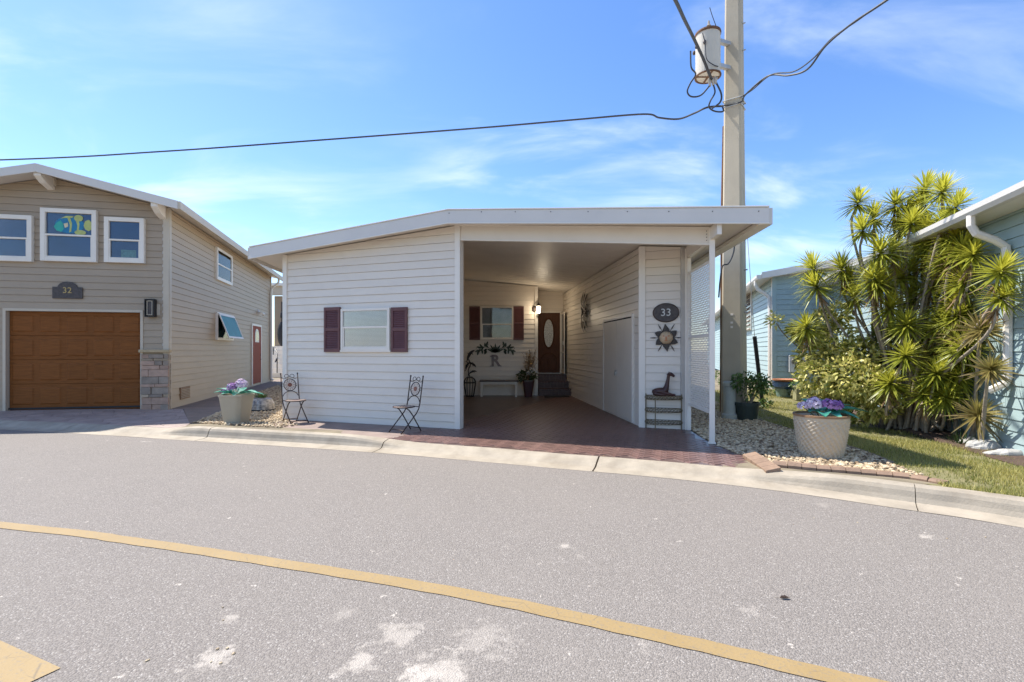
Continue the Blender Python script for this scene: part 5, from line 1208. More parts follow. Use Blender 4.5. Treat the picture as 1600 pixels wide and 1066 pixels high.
# ------------------------------------------------------------------ dracaena clump
rs = random.Random(77)
DB = Vector((7.62, 9.35, gz(7.62, 9.35)))
DR = thing('dracaena', 'tall multi-stemmed dracaena with spiky yellow-green rosettes by blue wall', 'shrub', DB)
RO = [(1340,322,9.3),(1348,364,9.0),(1398,325,9.5),(1440,325,9.2),(1471,305,9.0),(1492,328,8.3),(1272,425,9.9),(1277,452,9.7),(1316,425,9.6),(1395,399,8.9),(1364,441,8.8),(1456,452,8.6),(1519,404,7.9),(1561,430,7.0),(1563,470,6.9),(1335,470,9.4),(1390,486,8.8),(1416,514,8.5),(1469,514,8.3),(1261,517,9.8),(1443,301,9.6),(1416,342,9.4),(1437,368,9.4),(1442,400,9.0),(1412,561,8.3),(1462,589,8.0),(1390,604,8.5),(1444,620,8.2),(1475,626,8.0),(1506,548,7.7),(1490,561,8.0),(1385,450,9.4),(1425,470,9.3),(1385,530,9.3),(1440,545,9.0),(1490,480,8.2),(1505,445,8.2),(1330,445,9.6),(1405,365,9.6),(1365,345,9.6),(1470,355,8.9),(1480,420,8.6),(1420,430,9.2)]
rf = random.Random(5)
for k in range(44):
    px, py = rf.uniform(1320, 1500), rf.uniform(350, 630)
    if (py < 430 and px < 1360) or (py > 470 and px < 1400): continue
    RO.append((px, py, 9.0+rf.uniform(-0.3, 0.4)))
RED = [(1544,582,6.95),(1525,652,7.5),(1500,528,7.9),(1455,560,8.5),(1530,520,7.4)]
stems = [DB+Vector((math.cos(k*2.4)*0.10*(k**0.5), math.sin(k*2.4)*0.09*(k**0.5), 0)) for k in range(16)]
for i, (px, py, Y) in enumerate(RO+RED):
    red = i >= len(RO)
    rt = (px-800)/FPX; ym = 5.016/(rt-0.331)-0.50 if rt > 0.35 else 99
    Y = min(Y, ym); c = Wp(px, py, Y)
    ax = Vector((c.x-DB.x, c.y-DB.y, 0))*0.16+Vector((rs.uniform(-0.2, 0.2), rs.uniform(-0.3, 0.0), 1.0))
    if red: ax = Vector((-0.3, -0.75, 0.55))
    hgt = c.z; L = 0.47*Y/9.2*rs.uniform(0.9, 1.12)
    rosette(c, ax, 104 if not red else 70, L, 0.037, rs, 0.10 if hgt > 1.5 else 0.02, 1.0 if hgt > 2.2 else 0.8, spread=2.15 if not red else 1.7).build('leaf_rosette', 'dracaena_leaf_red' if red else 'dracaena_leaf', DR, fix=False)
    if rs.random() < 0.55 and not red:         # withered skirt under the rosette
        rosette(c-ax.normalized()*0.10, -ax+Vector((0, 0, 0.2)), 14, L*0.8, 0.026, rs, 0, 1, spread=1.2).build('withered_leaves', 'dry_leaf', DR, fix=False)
    b_ = stems[rs.randrange(len(stems))]+Vector((0.42*(c.x-DB.x), 0.42*(c.y-DB.y), 0))*(1 if c.x > DB.x or c.z < 1.5 else 0.5); ax.normalize()
    if red: b_ = Vector((c.x+0.30, c.y+0.42, 0.0))
    k1 = b_.lerp(c, 0.35)+Vector((rs.uniform(-0.12, 0.12), rs.uniform(-0.1, 0.1), 0.15)); k2 = c-ax*0.55+Vector((rs.uniform(-0.06, 0.06), 0, 0))
    if (c-b_).length < 0.9: k1 = b_.lerp(c, 0.5); k2 = b_.lerp(c, 0.75)
    if red: k1 = b_.lerp(c, 0.4)+Vector((0.05, 0.05, 0)); k2 = b_.lerp(c, 0.75)
    P = catmull([b_-Vector((0, 0, 0.05)), k1, k2, c], 5); n = len(P)
    MB().tube(P, [0.032-0.015*q/n for q in range(n)], 6).build('stem', 'bark', DR, smooth=True)
# dark leafy filler low inside the clump
mb = MB()
for k in range(26):
    c = DB+Vector((rs.uniform(-0.7, 0.75), rs.uniform(-0.2, 0.5), rs.uniform(0.7, 2.3))); 
    for q in range(60):
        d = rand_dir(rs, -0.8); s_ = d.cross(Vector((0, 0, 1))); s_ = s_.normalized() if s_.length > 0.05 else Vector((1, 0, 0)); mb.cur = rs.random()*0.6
        mb.leaf(c, d, s_, rs.uniform(0.28, 0.46), 0.04, droop=0.08)
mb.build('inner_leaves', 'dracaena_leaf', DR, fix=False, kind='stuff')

# croton / variegated shrub to its left
CR = thing('variegated_shrub', 'bushy yellow and green variegated shrub left of the dracaena', 'shrub', Vector((6.75, 10.1, gz(6.75, 10.1))))
mb = MB(); cen = [(1300,560,9.7,0.45),(1278,590,9.6,0.40),(1330,590,9.2,0.5),(1265,525,10.2,0.30),(1290,500,10.2,0.27),(1310,530,10.1,0.4),(1360,600,9.0,0.42),(1290,625,9.8,0.42),(1335,635,9.5,0.45),(1372,630,9.0,0.36),(1250,520,10.2,0.17),(1310,490,10.2,0.25),(1240,515,10.3,0.12),(1345,555,9.4,0.42),(1268,560,10.1,0.33),(1310,605,9.7,0.4)]
for px, py, Y, r_ in cen:
    leafball(mb, Wp(px, py, Y), (r_, r_*0.9, r_*0.85), int(560*(r_/0.4)**1.5), 0.105, 0.045, rs, 0.45, -0.1, 1.15)
mb.build('crown', 'croton_leaf', CR, fix=False)
for px, py, Y in ((1212, 500, 10.4),):
    mb = MB(); leafball(mb, Wp(px, py, Y), (0.15, 0.14, 0.18), 60, 0.13, 0.045, rs, 0.2, 0.3, 1.0).build('side_tuft', 'croton_leaf', CR, fix=False)
    MB().tube(catmull([Wp(1250, 545, 10.3), Wp(1225, 522, 10.4), Wp(1213, 505, 10.4)], 4), 0.014, 5).build('branch', 'bark', CR)
for k in range(7):
    px, py, Y, r_ = cen[k]; c = Wp(px, py, Y); b_ = Vector((6.75+rs.uniform(-0.2, 0.2), 10.1+rs.uniform(-0.15, 0.15), 0.0)); MB().tube([b_, b_.lerp(c, 0.5)+Vector((0, 0, 0.1)), c], [0.03, 0.022, 0.012], 6).build('branch', 'bark', CR)
# low border planting and rocks by the blue wall
mulch = MB(); mp_ = [tuple(WBN.P(t, 0, d).xy) for t, d in ((1.0, 0.02), (9.6, 0.02), (9.6, 0.45), (7.6, 0.62), (6.0, 0.95), (4.4, 1.35), (2.0, 1.4), (1.0, 1.0))]
mulch.poly([(x, y, gz(x, y)+0.006) for x, y in mp_]); struct(mulch.build('planting_bed', 'mulch'))
def tuft(name, label, c, r_, n, L, w, mt, group=None, up=0.9):
    t = thing(name, label, 'plant', c, group=group); mb = MB()
    for i in range(n):
        a = rs.uniform(0, 6.283); th = rs.uniform(0.05, up); d = Vector((math.cos(a)*math.sin(th), math.sin(a)*math.sin(th), math.cos(th))); p = Vector(c)+Vector((math.cos(a), math.sin(a), 0))*r_*rs.random()
        mb.cur = rs.random(); mb.leaf(p, d, Vector((-math.sin(a), math.cos(a), 0)), L*rs.uniform(0.6, 1.1), w, droop=L*0.35*th, prof=(0.8, 1.0, 0.7, 0.0))
    mb.build('leaves', mt, t, fix=False); return t
for k, (px, py) in enumerate([(1455, 672), (1475, 676), (1490, 668), (1440, 668), (1508, 690), (1470, 662), (1530, 672), (1500, 700)]):
    c = G(px, py-4); tuft('border_plant', 'dark strappy grass clump at the foot of the dracaena', Vector((c.x, c.y, gz(c.x, c.y))), 0.10, 46, 0.30, 0.016, 'dark_leaf', 'strappy border clumps by the dracaena')
for k, (px, py) in enumerate([(1560, 700), (1575, 706), (1590, 709), (1545, 690), (1533, 684)]):
    c = G(px, py); tuft('bed_sprout', 'thin dark sprout in the bed along the blue wall', Vector((c.x, c.y, 0.0)), 0.02, 5, 0.16, 0.012, 'dark_leaf', 'thin sprouts along the blue wall', 0.5)
def rock(px, py, r3, label, mt, seed, name='rock'):
    c = G(px, py); c.z = gz(c.x, c.y)+r3[2]*0.35; mb = MB(); mb.ell(c, r3, 14, 9); 
    for v in mb.v:
        d = (v-c); f_ = 1+0.28*noise.noise(d*7+Vector((seed, 0, 0)))+0.10*noise.noise(d*19); v.xyz = c+d*f_
    return tag(mb.build(name, mt, smooth=False), label, 'rock')
rock(1535, 703, (0.24, 0.15, 0.12), 'rough white boulder lying on the bed by the blue wall', 'rock_white', 1)
rock(1512, 695, (0.18, 0.14, 0.09), 'smaller white rock beside the rough white boulder', 'rock_white', 5)
rock(1572, 712, (0.30, 0.10, 0.07), 'long flat white rock at the edge of the grass', 'rock_white', 9)
rock(1405, 672, (0.08, 0.07, 0.05), 'small tan stone at the foot of the dracaena', 'stone_veneer', 3)

# ------------------------------------------------------------------ potted plants
gp_ = thing('green_pot', 'dark green nursery pot with leafy plant beside pole', 'potted plant', G(1167, 662))
c = G(1167, 656); c = Vector((c.x, c.y, 0)); MB().lathe([(0.19, 0.0), (0.245, 0.32), (0.265, 0.32), (0.268, 0.385), (0.245, 0.385), (0.235, 0.33), (0.02, 0.33)], 24, c).build('pot', 'pot_green', gp_)
MB().lathe([(0.235, 0.335), (0.01, 0.345)], 20, c).build('soil', 'soil', gp_)
mb = MB(); st = MB()
for k in range(16):
    a = rs.uniform(0, 6.28); e_ = c+Vector((math.cos(a)*rs.uniform(0.15, 0.42), math.sin(a)*rs.uniform(0.1, 0.35), rs.uniform(0.55, 1.0))); b_ = c+Vector((math.cos(a)*0.08, math.sin(a)*0.08, 0.33)); st.tube([b_, b_.lerp(e_, 0.5)+Vector((0, 0, 0.06)), e_], [0.010, 0.008, 0.005], 5)
    leafball(mb, e_, (0.17, 0.17, 0.15), 46, 0.085, 0.036, rs, 0.1)
mb.build('leaves', 'green_leaf', gp_, fix=False); st.build('stalks', 'bark', gp_, kind='stuff')
bp = thing('glazed_pot', 'blue glazed garden pot topped by a terracotta saucer', 'pot', Vector(G(1222, 634)))
c = G(1224, 630); c.z = gz(c.x, c.y)
MB().lathe([(0.17, 0.0), (0.19, 0.12), (0.22, 0.24)], 22, c).build('pot_foot', 'glaze_green', bp)
MB().lathe([(0.22, 0.24), (0.275, 0.30), (0.29, 0.40), (0.30, 0.44), (0.24, 0.44)], 22, c).build('pot_body', 'pot_blue', bp)
MB().lathe([(0.27, 0.445), (0.335, 0.475), (0.345, 0.51), (0.33, 0.51), (0.31, 0.49), (0.01, 0.49)], 24, c+Vector((0.06, 0, 0))).build('saucer', 'terracotta', bp)
mb = MB(); leafball(mb, c+Vector((0.12, -0.24, 0.18)), (0.16, 0.07, 0.2), 90, 0.07, 0.03, rs).build('trailing_vine', 'dark_leaf', bp, fix=False)
mp = thing('mossy_planter', 'mossy tan trough planter next to the blue glazed pot', 'planter', Vector(G(1258, 638)))
c = G(1256, 634); c.z = gz(c.x, c.y); MB().obox(c+Vector((-0.28, -0.12, 0)), (0.56, -0.1, 0), (0.05, 0.26, 0), (0, 0, 0.40)).build('trough', 'planter_moss', mp, bevel=0.02)
mb = MB(); leafball(mb, c+Vector((-0.05, 0.05, 0.44)), (0.32, 0.15, 0.10), 150, 0.08, 0.035, rs).build('leaves', 'green_leaf', mp, fix=False)
for px, py, hgt in ((1205, 622, 0.32), (1126, 606, 0.35), (1132, 612, 0.25), (1196, 636, 0.22)):
    c = G(px, py+6); c.z = gz(c.x, c.y); t = thing('low_shrub', 'small light green leafy shrub at the sunlit base of the blue wall' if px != 1196 else 'small leafy seedling beside the green nursery pot', 'plant', c, group='small shrubs along the blue wall' if px != 1196 else None)
    mb = MB(); leafball(mb, c+Vector((0, 0, hgt*0.5)), (hgt*0.7, hgt*0.6, hgt*0.5), 130, 0.08, 0.035, rs, 0.2, 0.3, 1).build('leaves', 'green_leaf', t, fix=False)

def bloom(c, r_, n, mt, parent, nm='flower_head'):
    mb = MB(); c = Vector(c)
    for i in range(n):
        d = rand_dir(rs, -0.35); p = c+d*r_*rs.uniform(0.75, 1.0); mb.cur = rs.random()
        s_ = d.orthogonal().normalized(); s_ = Matrix.Rotation(rs.uniform(0, 6.28), 3, d) @ s_; t_ = d.cross(s_)
        for q in range(4):
            a = q*1.571; e = (s_*math.cos(a)+t_*math.sin(a)); f_ = (s_*-math.sin(a)+t_*math.cos(a)); mb.leaf(p, (e+d*0.35).normalized(), f_, r_*0.24, r_*0.22, prof=(0.4, 1.0, 0.5))
    return mb.build(nm, mt, parent, fix=False)
def big_leaf(c, d, L, w, parent, mt='teal_leaf', nm='leaf'):
    mb = MB(); d = d.normalized(); s_ = d.cross(Vector((0, 0, 1))).normalized(); nv = s_.cross(d); n = 8; k = 0
    for i in range(n):
        t0, t1 = i/n, (i+1)/n; wd = lambda t: w*math.sin(math.pi*min(0.98, 0.08+t*0.9))**0.8*(1+0.10*math.sin(t*40))
        P = lambda t, q: Vector(c)+d*L*t-Vector((0, 0, 0.30*L*t*t))+s_*q*wd(t)+nv*abs(q)*wd(t)*0.35
        mb.cur = rs.random(); mb.add([P(t0, 0), P(t0, 0.5), P(t1, 0.5), P(t1, 0)], [(0,1,2,3)]); mb.cur = rs.random(); mb.add([P(t0, 0), P(t0, -0.5), P(t1, -0.5), P(t1, 0)], [(0,1,2,3)])
    return mb.build(nm, mt, parent, fix=False)
# woven round planter (right)
c = Vector((4.40, 6.88, gz(4.40, 6.88)+0.0))
PR = thing('woven_planter', 'cream round planter with woven diagonal relief and purple flowers', 'planter', c)
def weave(r_, z, t): return r_ if z > 0.535 or z < 0.02 else r_+0.0075*math.sin(26*t+z*58)+0.004*math.sin(26*t-z*120)
prof = [(0.255+0.085*(z/0.575)+0.012*math.sin(z*5), z) for z in [0.575*i/60 for i in range(61)]]
MB().lathe(prof, 260, c, weave).build('pot', 'pot_cream', PR, fix=False, smooth=True)
MB().lathe([(0.325, 0.565), (0.352, 0.572), (0.352, 0.600), (0.322, 0.602), (0.315, 0.56)], 40, c).build('rim', 'pot_rim', PR)
MB().lathe([(0.318, 0.555), (0.01, 0.56)], 24, c).build('soil', 'soil', PR)
bloom(c+Vector((-0.15, -0.08, 0.74)), 0.105, 90, 'lilac_petal', PR); bloom(c+Vector((-0.27, -0.02, 0.71)), 0.075, 60, 'lilac_petal', PR); bloom(c+Vector((0.0, -0.14, 0.74)), 0.09, 80, 'purple_petal', PR); bloom(c+Vector((0.12, -0.12, 0.72)), 0.10, 80, 'purple_petal', PR); bloom(c+Vector((-0.05, 0.08, 0.77)), 0.07, 60, 'purple_petal', PR)
for a, L, w_, e_ in ((-0.3, 0.42, 0.17, 0.35), (0.25, 0.40, 0.17, 0.5), (0.9, 0.34, 0.15, 0.8), (-0.8, 0.30, 0.15, 0.15), (-2.0, 0.22, 0.14, 0.2), (-1.4, 0.22, 0.13, 0.1), (1.8, 0.3, 0.14, 1.0), (2.6, 0.25, 0.13, 0.7), (-2.6, 0.2, 0.12, 0.4)):
    big_leaf(c+Vector((math.cos(a)*0.08, math.sin(a)*0.08, 0.63)), Vector((math.cos(a), math.sin(a), e_)), L*1.25, w_*1.25, PR)
fs = MB()
for q in ((-0.15, -0.08), (-0.27, -0.02), (0, -0.14), (0.12, -0.12), (-0.05, 0.08)): fs.tube([c+Vector((q[0]*0.3, q[1]*0.3, 0.56)), c+Vector((q[0], q[1], 0.70))], 0.006, 5)
fs.build('flower_stalks', 'green_leaf', PR, kind='stuff')
# beige tapered planter (left)
c = Vector((-5.70, 10.0, gz(-5.7, 10.0)))
PL = thing('tapered_planter', 'plain beige tapered square planter with purple and lilac flowers', 'planter', c)
def sq(r_, z, t): k = 1/max(abs(math.cos(t)), abs(math.sin(t))); return r_*min(k, 1.22)
MB().lathe([(0.185, 0.0), (0.262, 0.555), (0.275, 0.56), (0.277, 0.60), (0.255, 0.60), (0.245, 0.55), (0.01, 0.55)], 48, c, lambda r_, z, t: sq(r_, z, t+0.16)).build('pot', 'pot_beige', PL)
bloom(c+Vector((0.13, -0.05, 0.80)), 0.115, 90, 'lilac_petal', PL); bloom(c+Vector((-0.03, -0.12, 0.74)), 0.10, 90, 'purple_petal', PL); bloom(c+Vector((-0.24, -0.06, 0.65)), 0.06, 50, 'purple_petal', PL); bloom(c+Vector((0.06, -0.16, 0.68)), 0.05, 40, 'cream_petal', PL); bloom(c+Vector((0.0, 0.05, 0.80)), 0.07, 50, 'purple_petal', PL)
for a, L, w_, e_ in ((3.0, 0.36, 0.16, 0.6), (2.5, 0.34, 0.16, 1.0), (3.6, 0.30, 0.15, 0.45), (-0.2, 0.36, 0.15, 0.4), (0.3, 0.36, 0.15, 0.25), (-1.2, 0.2, 0.12, 0.3), (-2.0, 0.22, 0.13, 0.4), (1.4, 0.25, 0.14, 0.8)):
    big_leaf(c+Vector((math.cos(a)*0.06, math.sin(a)*0.06, 0.60)), Vector((math.cos(a), math.sin(a), e_)), L*1.3, w_*1.3, PL)
# mosaic bowl with grassy plant behind it
c = G(408, 642); c = Vector((c.x, c.y, 0.0)); MBW = thing('mosaic_bowl', 'grey mosaic bowl planter with dark grassy plant on the gravel', 'planter', c)
def oval(r_, z, t): return r_*(1.0+0.45*abs(math.cos(t)))
MB().lathe([(0.20, 0.0), (0.235, 0.03), (0.23, 0.05)], 28, c, oval).build('black_base', 'rubber_dark', MBW); MB().lathe([(0.225, 0.05), (0.215, 0.18), (0.17, 0.30), (0.10, 0.33), (0.01, 0.33)], 28, c, oval).build('bowl', 'mosaic', MBW)
mb = MB()
for k in range(150):
    a = rs.uniform(0, 6.28); d = Vector((math.cos(a)*0.7, math.sin(a)*0.5, 1)).normalized(); mb.cur = rs.random(); mb.leaf(c+Vector((math.cos(a)*0.12*rs.random(), math.sin(a)*0.1*rs.random(), 0.30)), d, Vector((-math.sin(a), math.cos(a), 0)), rs.uniform(0.1, 0.24), 0.014, droop=0.05)
mb.build('grassy_leaves', 'green_leaf', MBW, fix=False)

# ------------------------------------------------------------------ folding bistro chairs
def make_chair(label):
    t = thing('folding_chair', label, 'chair', (0, 0, 0), worldbuilt=False)
    r_ = 0.011; W_ = 0.175
    bz = lambda z: -0.20-(z-0.50)*0.16        # lean of the back
    for sg in (-1, 1):
        MB().tube([(bz(1.0), W_*sg, 1.0), (bz(0.75), W_*sg, 0.75), (bz(0.52), W_*sg, 0.52), (-0.175, W_*sg, 0.42), (-0.12, W_*sg, 0.34), (0.235, W_*sg, 0.0)], r_, 8).build('back_upright', 'rusty_iron', t, smooth=True)
        MB().tube([(0.10, (W_-0.03)*sg, 0.455), (0.02, (W_-0.03)*sg, 0.40), (-0.06, (W_-0.03)*sg, 0.30), (-0.255, (W_-0.03)*sg, 0.0)], r_, 8).build('leg', 'rusty_iron', t, smooth=True)
        MB().ell((bz(1.0)-0.002, W_*sg, 1.01), (0.016, 0.016, 0.02), 8, 6).build('finial', 'rusty_iron', t)
    cb = MB(); cb.tube([(-0.215, -W_+0.03, 0.06), (-0.215, W_-0.03, 0.06)], 0.009, 6); cb.tube([(0.18, -W_, 0.055), (0.18, W_, 0.055)], 0.009, 6); cb.tube([(-0.185, -W_, 0.455), (-0.185, W_, 0.455)], 0.009, 6); cb.build('cross_bars', 'rusty_iron', t)
    # seat: framed round mosaic
    MB().tube([(0.03+0.195*math.cos(a), 0.195*math.sin(a), 0.462) for a in [2*math.pi*k/32 for k in range(32)]], 0.011, 6, closed=True).build('seat_rim', 'rusty_iron', t)
    MB().lathe([(0.19, 0.455), (0.19, 0.470), (0.01, 0.470)], 32, (0.03, 0, 0)).build('seat', 'tile_red', t)
    tl = MB()
    for rr, n in ((0.155, 20), (0.10, 12)):
        for k in range(n):
            a = 2*math.pi*k/n; tl.box(-0.02, 0.02, -0.018, 0.018, 0.4705, 0.4745) if False else tl.add([(0.03+(rr+dx)*math.cos(a+da/rr), (rr+dx)*math.sin(a+da/rr), z) for z in (0.4705, 0.475) for dx, da in ((-0.02, -0.018), (0.02, -0.018), (0.02, 0.018), (-0.02, 0.018))], [(4,5,6,7),(0,1,5,4),(1,2,6,5),(2,3,7,6),(3,0,4,7)])
    tl.build('seat_tiles', 'tile_cream', t, fix=False, kind='stuff')
    # back: ring with medallion, arch below, scrolls above
    ex = Vector((0, 1, 0)); ez = Vector((-0.158, 0, 0.987)); c = Vector((bz(0.775), 0, 0.775))
    MB().tube(arc(c, 0.125, 0, 2*math.pi, 28, ex, ez)[:-1], 0.009, 6, closed=True).build('back_ring', 'rusty_iron', t)
    md = MB(); nv = Vector((0.987, 0, 0.158))
    md.prism(arc(c-nv*0.004, 0.045, 0, 2*math.pi, 16, ex, ez)[:-1], nv*0.008); md.build('medallion', 'tile_red', t)
    pt = MB()
    for k in range(12):
        a = 2*math.pi*k/12; d = ex*math.cos(a)+ez*math.sin(a); s_ = ex*-math.sin(a)+ez*math.cos(a); pt.prism([c+d*0.05-s_*0.008, c+d*0.108-s_*0.020, c+d*0.108+s_*0.020, c+d*0.05+s_*0.008], nv*0.003)
    pt.build('ring_tiles', 'tile_cream', t, kind='stuff')
    sp = MB(); sp.tube(arc(Vector((bz(0.51), 0, 0.51)), 0.145, 0.25, math.pi-0.25, 14, ex*1.12, ez*0.95), 0.008, 6); sp.build('back_arch', 'rusty_iron', t)
    sr_ = MB(); top = Vector((bz(0.93), 0, 0.93))
    for sg in (-1, 1):
        P = []
        for k in range(18):
            a = k/17*math.pi*1.7; rr = 0.055-0.030*k/17; P.append(top+ex*sg*(0.062)+ex*sg*rr*math.cos(math.pi-a)*1.0+ez*rr*math.sin(a)+ez*0.02)
        sr_.tube(P, 0.006, 5)
        sr_.tube(catmull([top+ex*sg*0.005+ez*0.02, top+ex*sg*0.10-ez*0.025, top+ex*sg*W_-ez*0.01], 6), 0.006, 5)
        sr_.tube(arc(c+ex*sg*0.15, 0.028, math.pi*0.5, math.pi*1.5 if sg > 0 else -math.pi*0.5, 8, ex, ez), 0.005, 5)
    sr_.build('back_scrolls', 'rusty_iron', t)
    return t
def copy_thing(src, loc, rz, label):
    r_ = src.copy(); col.objects.link(r_); r_.location = loc; r_.rotation_euler = (0, 0, rz); r_['label'] = label
    for ch in src.children:
        c_ = ch.copy(); col.objects.link(c_); c_.parent = r_
    return r_
ch1 = make_chair('folding iron bistro chair beside the beige planter, seat facing the street')
p = G(461, 661); ch1.location = (p.x, p.y, 0.005); ch1.rotation_euler = (0, 0, R(-42)); 
p = G(633, 675); ch2 = copy_thing(ch1, (p.x, p.y, 0.005), R(-128), 'folding iron bistro chair beside the carport opening, seat turned sideways')
for c_ in (ch1, ch2): c_['group'] = 'folding bistro chairs along the white wall'

# ------------------------------------------------------------------ ornaments on and by the storeroom front
s_, z = WS.at(1040.5, 489)
pq = thing('number_plaque', 'oval dark plaque with silver number 33 on white siding', 'plaque', WS.P(s_, z-0.16, 0.03))
n_ = Vector((WS.n.x, WS.n.y, 0))
MB().prism(ell_pts(WS, s_, z, 0.245, 0.185, 0.02), n_*0.018).build('plate', 'plaque_dark', pq, bevel=0.004)
ring(MB(), WS, s_, z, 0.245, 0.185, 0.225, 0.165, 0.038, 0.045).build('border', 'bronze', pq)
text('33', WS, s_, z, 0.20, 0.043, 'silver_letter', pq)
s_, z = WS.at(1041, 528)
sn = thing('metal_sun', 'metal sun face with star rays below the number 33 plaque', 'wall ornament', WS.P(s_, z-0.3, 0.04))
fm = MB(); fm.ell(WS.P(s_, z, 0.04), (0.125, 0.125, 0.12), 18, 12); 
for v in fm.v: pass
fm.build('face', 'sun_face', sn, smooth=True)
ft = MB(); ft.ell(WS.P(s_, z-0.01, 0.165), (0.014, 0.03, 0.035), 8, 6)
for q in (-0.045, 0.045): ft.ell(WS.P(s_+q, z+0.03, 0.15), (0.022, 0.012, 0.012), 8, 6)
ft.ell(WS.P(s_, z-0.055, 0.15), (0.035, 0.012, 0.010), 8, 6); ft.build('features', 'terracotta', sn)
u_ = Vector((WS.u.x, WS.u.y, 0)); up = Vector((0, 0, 1))
for k in range(6):
    a = math.pi/2+k*math.pi/3; d = u_*math.cos(a)+up*math.sin(a); q = u_*-math.sin(a)+up*math.cos(a); c = WS.P(s_, z, 0.03)
    L = 0.27 if k % 3 == 0 else 0.235
    P = [c+d*0.115-q*0.068, c+d*0.16-q*0.060, c+d*0.20-q*0.03, c+d*L+q*0.022, c+d*0.20+q*0.045, c+d*0.16+q*0.062, c+d*0.115+q*0.068]
    MB().prism(P, n_*0.012).build('ray', 'sun_ray_metal', sn)
    a = k*math.pi/3; d = u_*math.cos(a)+up*math.sin(a); MB().tube([c+d*0.12, c+d*0.19, c+d*0.21, c+d*0.30], [0.005, 0.005, 0.012, 0.004], 6).build('spike', 'rusty_iron', sn)
# wire shelf with giraffe figure
s0, s1 = WS.at(1009.5, 640)[0], WS.at(1065, 640)[0]; dS = 0.27
sh = thing('wire_shelf', 'folding brass-coloured wire shelf rack against the storeroom wall', 'shelf', WS.P((s0+s1)/2, 0, 0.2))
zt = WS.at(1037, 616)[1]; zt = 0.60
for sx in (s0, s1):
    for dd in (0.05, dS if sx == s0 else 0.06): pass
lg = [(s0, 0.05, zt+0.07), (s1, 0.05, zt+0.07), ((s0*0.72+s1*0.28), dS, zt-0.0)]
for sx, dd, h in lg: MB().tube([WS.P(sx, 0.0, dd), WS.P(sx, h, dd)], 0.010, 6).build('leg', 'wire_gold', sh)
for k, zz in enumerate((0.10, 0.33, 0.57)):
    P = [(s0, 0.05), (s1, 0.05), (s1-0.02, 0.10), ((s0*0.4+s1*0.6), 0.22), ((s0*0.72+s1*0.28), dS), (s0+0.02, 0.18)]
    mb = MB()
    for dz in (0, 0.07): mb.tube([WS.P(a, zz+dz, d) for a, d in P], 0.006, 5, closed=True)
    for q in range(len(P)):
        a, b_ = P[q], P[(q+1) % len(P)]; n = max(2, int(math.hypot(a[0]-b_[0], a[1]-b_[1])/0.06))
        for i in range(n):
            t = (i+0.5)/n; pc = WS.P(a[0]+(b_[0]-a[0])*t, zz+0.035, a[1]+(b_[1]-a[1])*t); mb.tube(arc(pc, 0.026, 0, 2*math.pi, 8, u_, up)[:-1], 0.004, 4, closed=True)
    for i in range(7):
        t = (i+0.5)/7; sx = s0+(s1-s0)*t; dmax = 0.05+ (dS-0.05)*max(0.15, 1-abs(t-0.3)/0.75); mb.tube([WS.P(sx, zz, 0.05), WS.P(sx, zz, dmax)], 0.004, 4)
    mb.build('shelf_tray', 'wire_gold', sh, fix=False)
s_, _ = WS.at(1037, 610); zb = 0.645
gi = thing('giraffe_figure', 'reddish brown seated giraffe figurine on top of wire shelf', 'figurine', WS.P(s_, zb, 0.13))
def gq(x, z, d=0.0): return WS.P(s_+x, zb+z, 0.13+d)
# one continuous body: folded legs, rump, chest, neck, head
mb = MB(); mb.tube(catmull([gq(-0.20, 0.035), gq(-0.17, 0.06), gq(-0.09, 0.075), gq(0.0, 0.085), gq(0.045, 0.14), gq(0.065, 0.22), gq(0.08, 0.30), gq(0.09, 0.37), gq(0.105, 0.405), gq(0.14, 0.405), gq(0.185, 0.375), gq(0.20, 0.365)], 5), [0.015, 0.022, 0.032, 0.042, 0.05, 0.057, 0.062, 0.066, 0.068, 0.07, 0.072, 0.074, 0.074, 0.075, 0.075, 0.074, 0.071, 0.068, 0.064, 0.060, 0.056, 0.052, 0.048, 0.045, 0.042, 0.040, 0.038, 0.036, 0.034, 0.033, 0.032, 0.031, 0.030, 0.030, 0.030, 0.030, 0.030, 0.031, 0.032, 0.034, 0.036, 0.037, 0.038, 0.037, 0.036, 0.034, 0.031, 0.029, 0.027, 0.026, 0.025, 0.023, 0.021, 0.018, 0.015, 0.012], 12)
mb.tube(catmull([gq(-0.03, 0.06, 0.03), gq(0.06, 0.045, 0.05), gq(0.14, 0.025, 0.05), gq(0.215, 0.016, 0.04)], 4), [0.04]*4+[0.032]*4+[0.024]*4+[0.016], 8); mb.tube(catmull([gq(-0.17, 0.05, 0.03), gq(-0.10, 0.03, 0.07), gq(0.0, 0.02, 0.08), gq(0.05, 0.015, 0.07)], 4), [0.045]*4+[0.034]*4+[0.022]*4+[0.015], 8)
mb.tube([gq(0.10, 0.42, 0.015), gq(0.095, 0.455, 0.02)], 0.008, 6); mb.tube([gq(0.10, 0.42, -0.015), gq(0.095, 0.455, -0.02)], 0.008, 6)
mb.tube([gq(0.09, 0.40, 0.03), gq(0.06, 0.41, 0.06)], [0.014, 0.006], 6)
gb_ = mb.build('body', 'giraffe_red', gi, smooth=True)

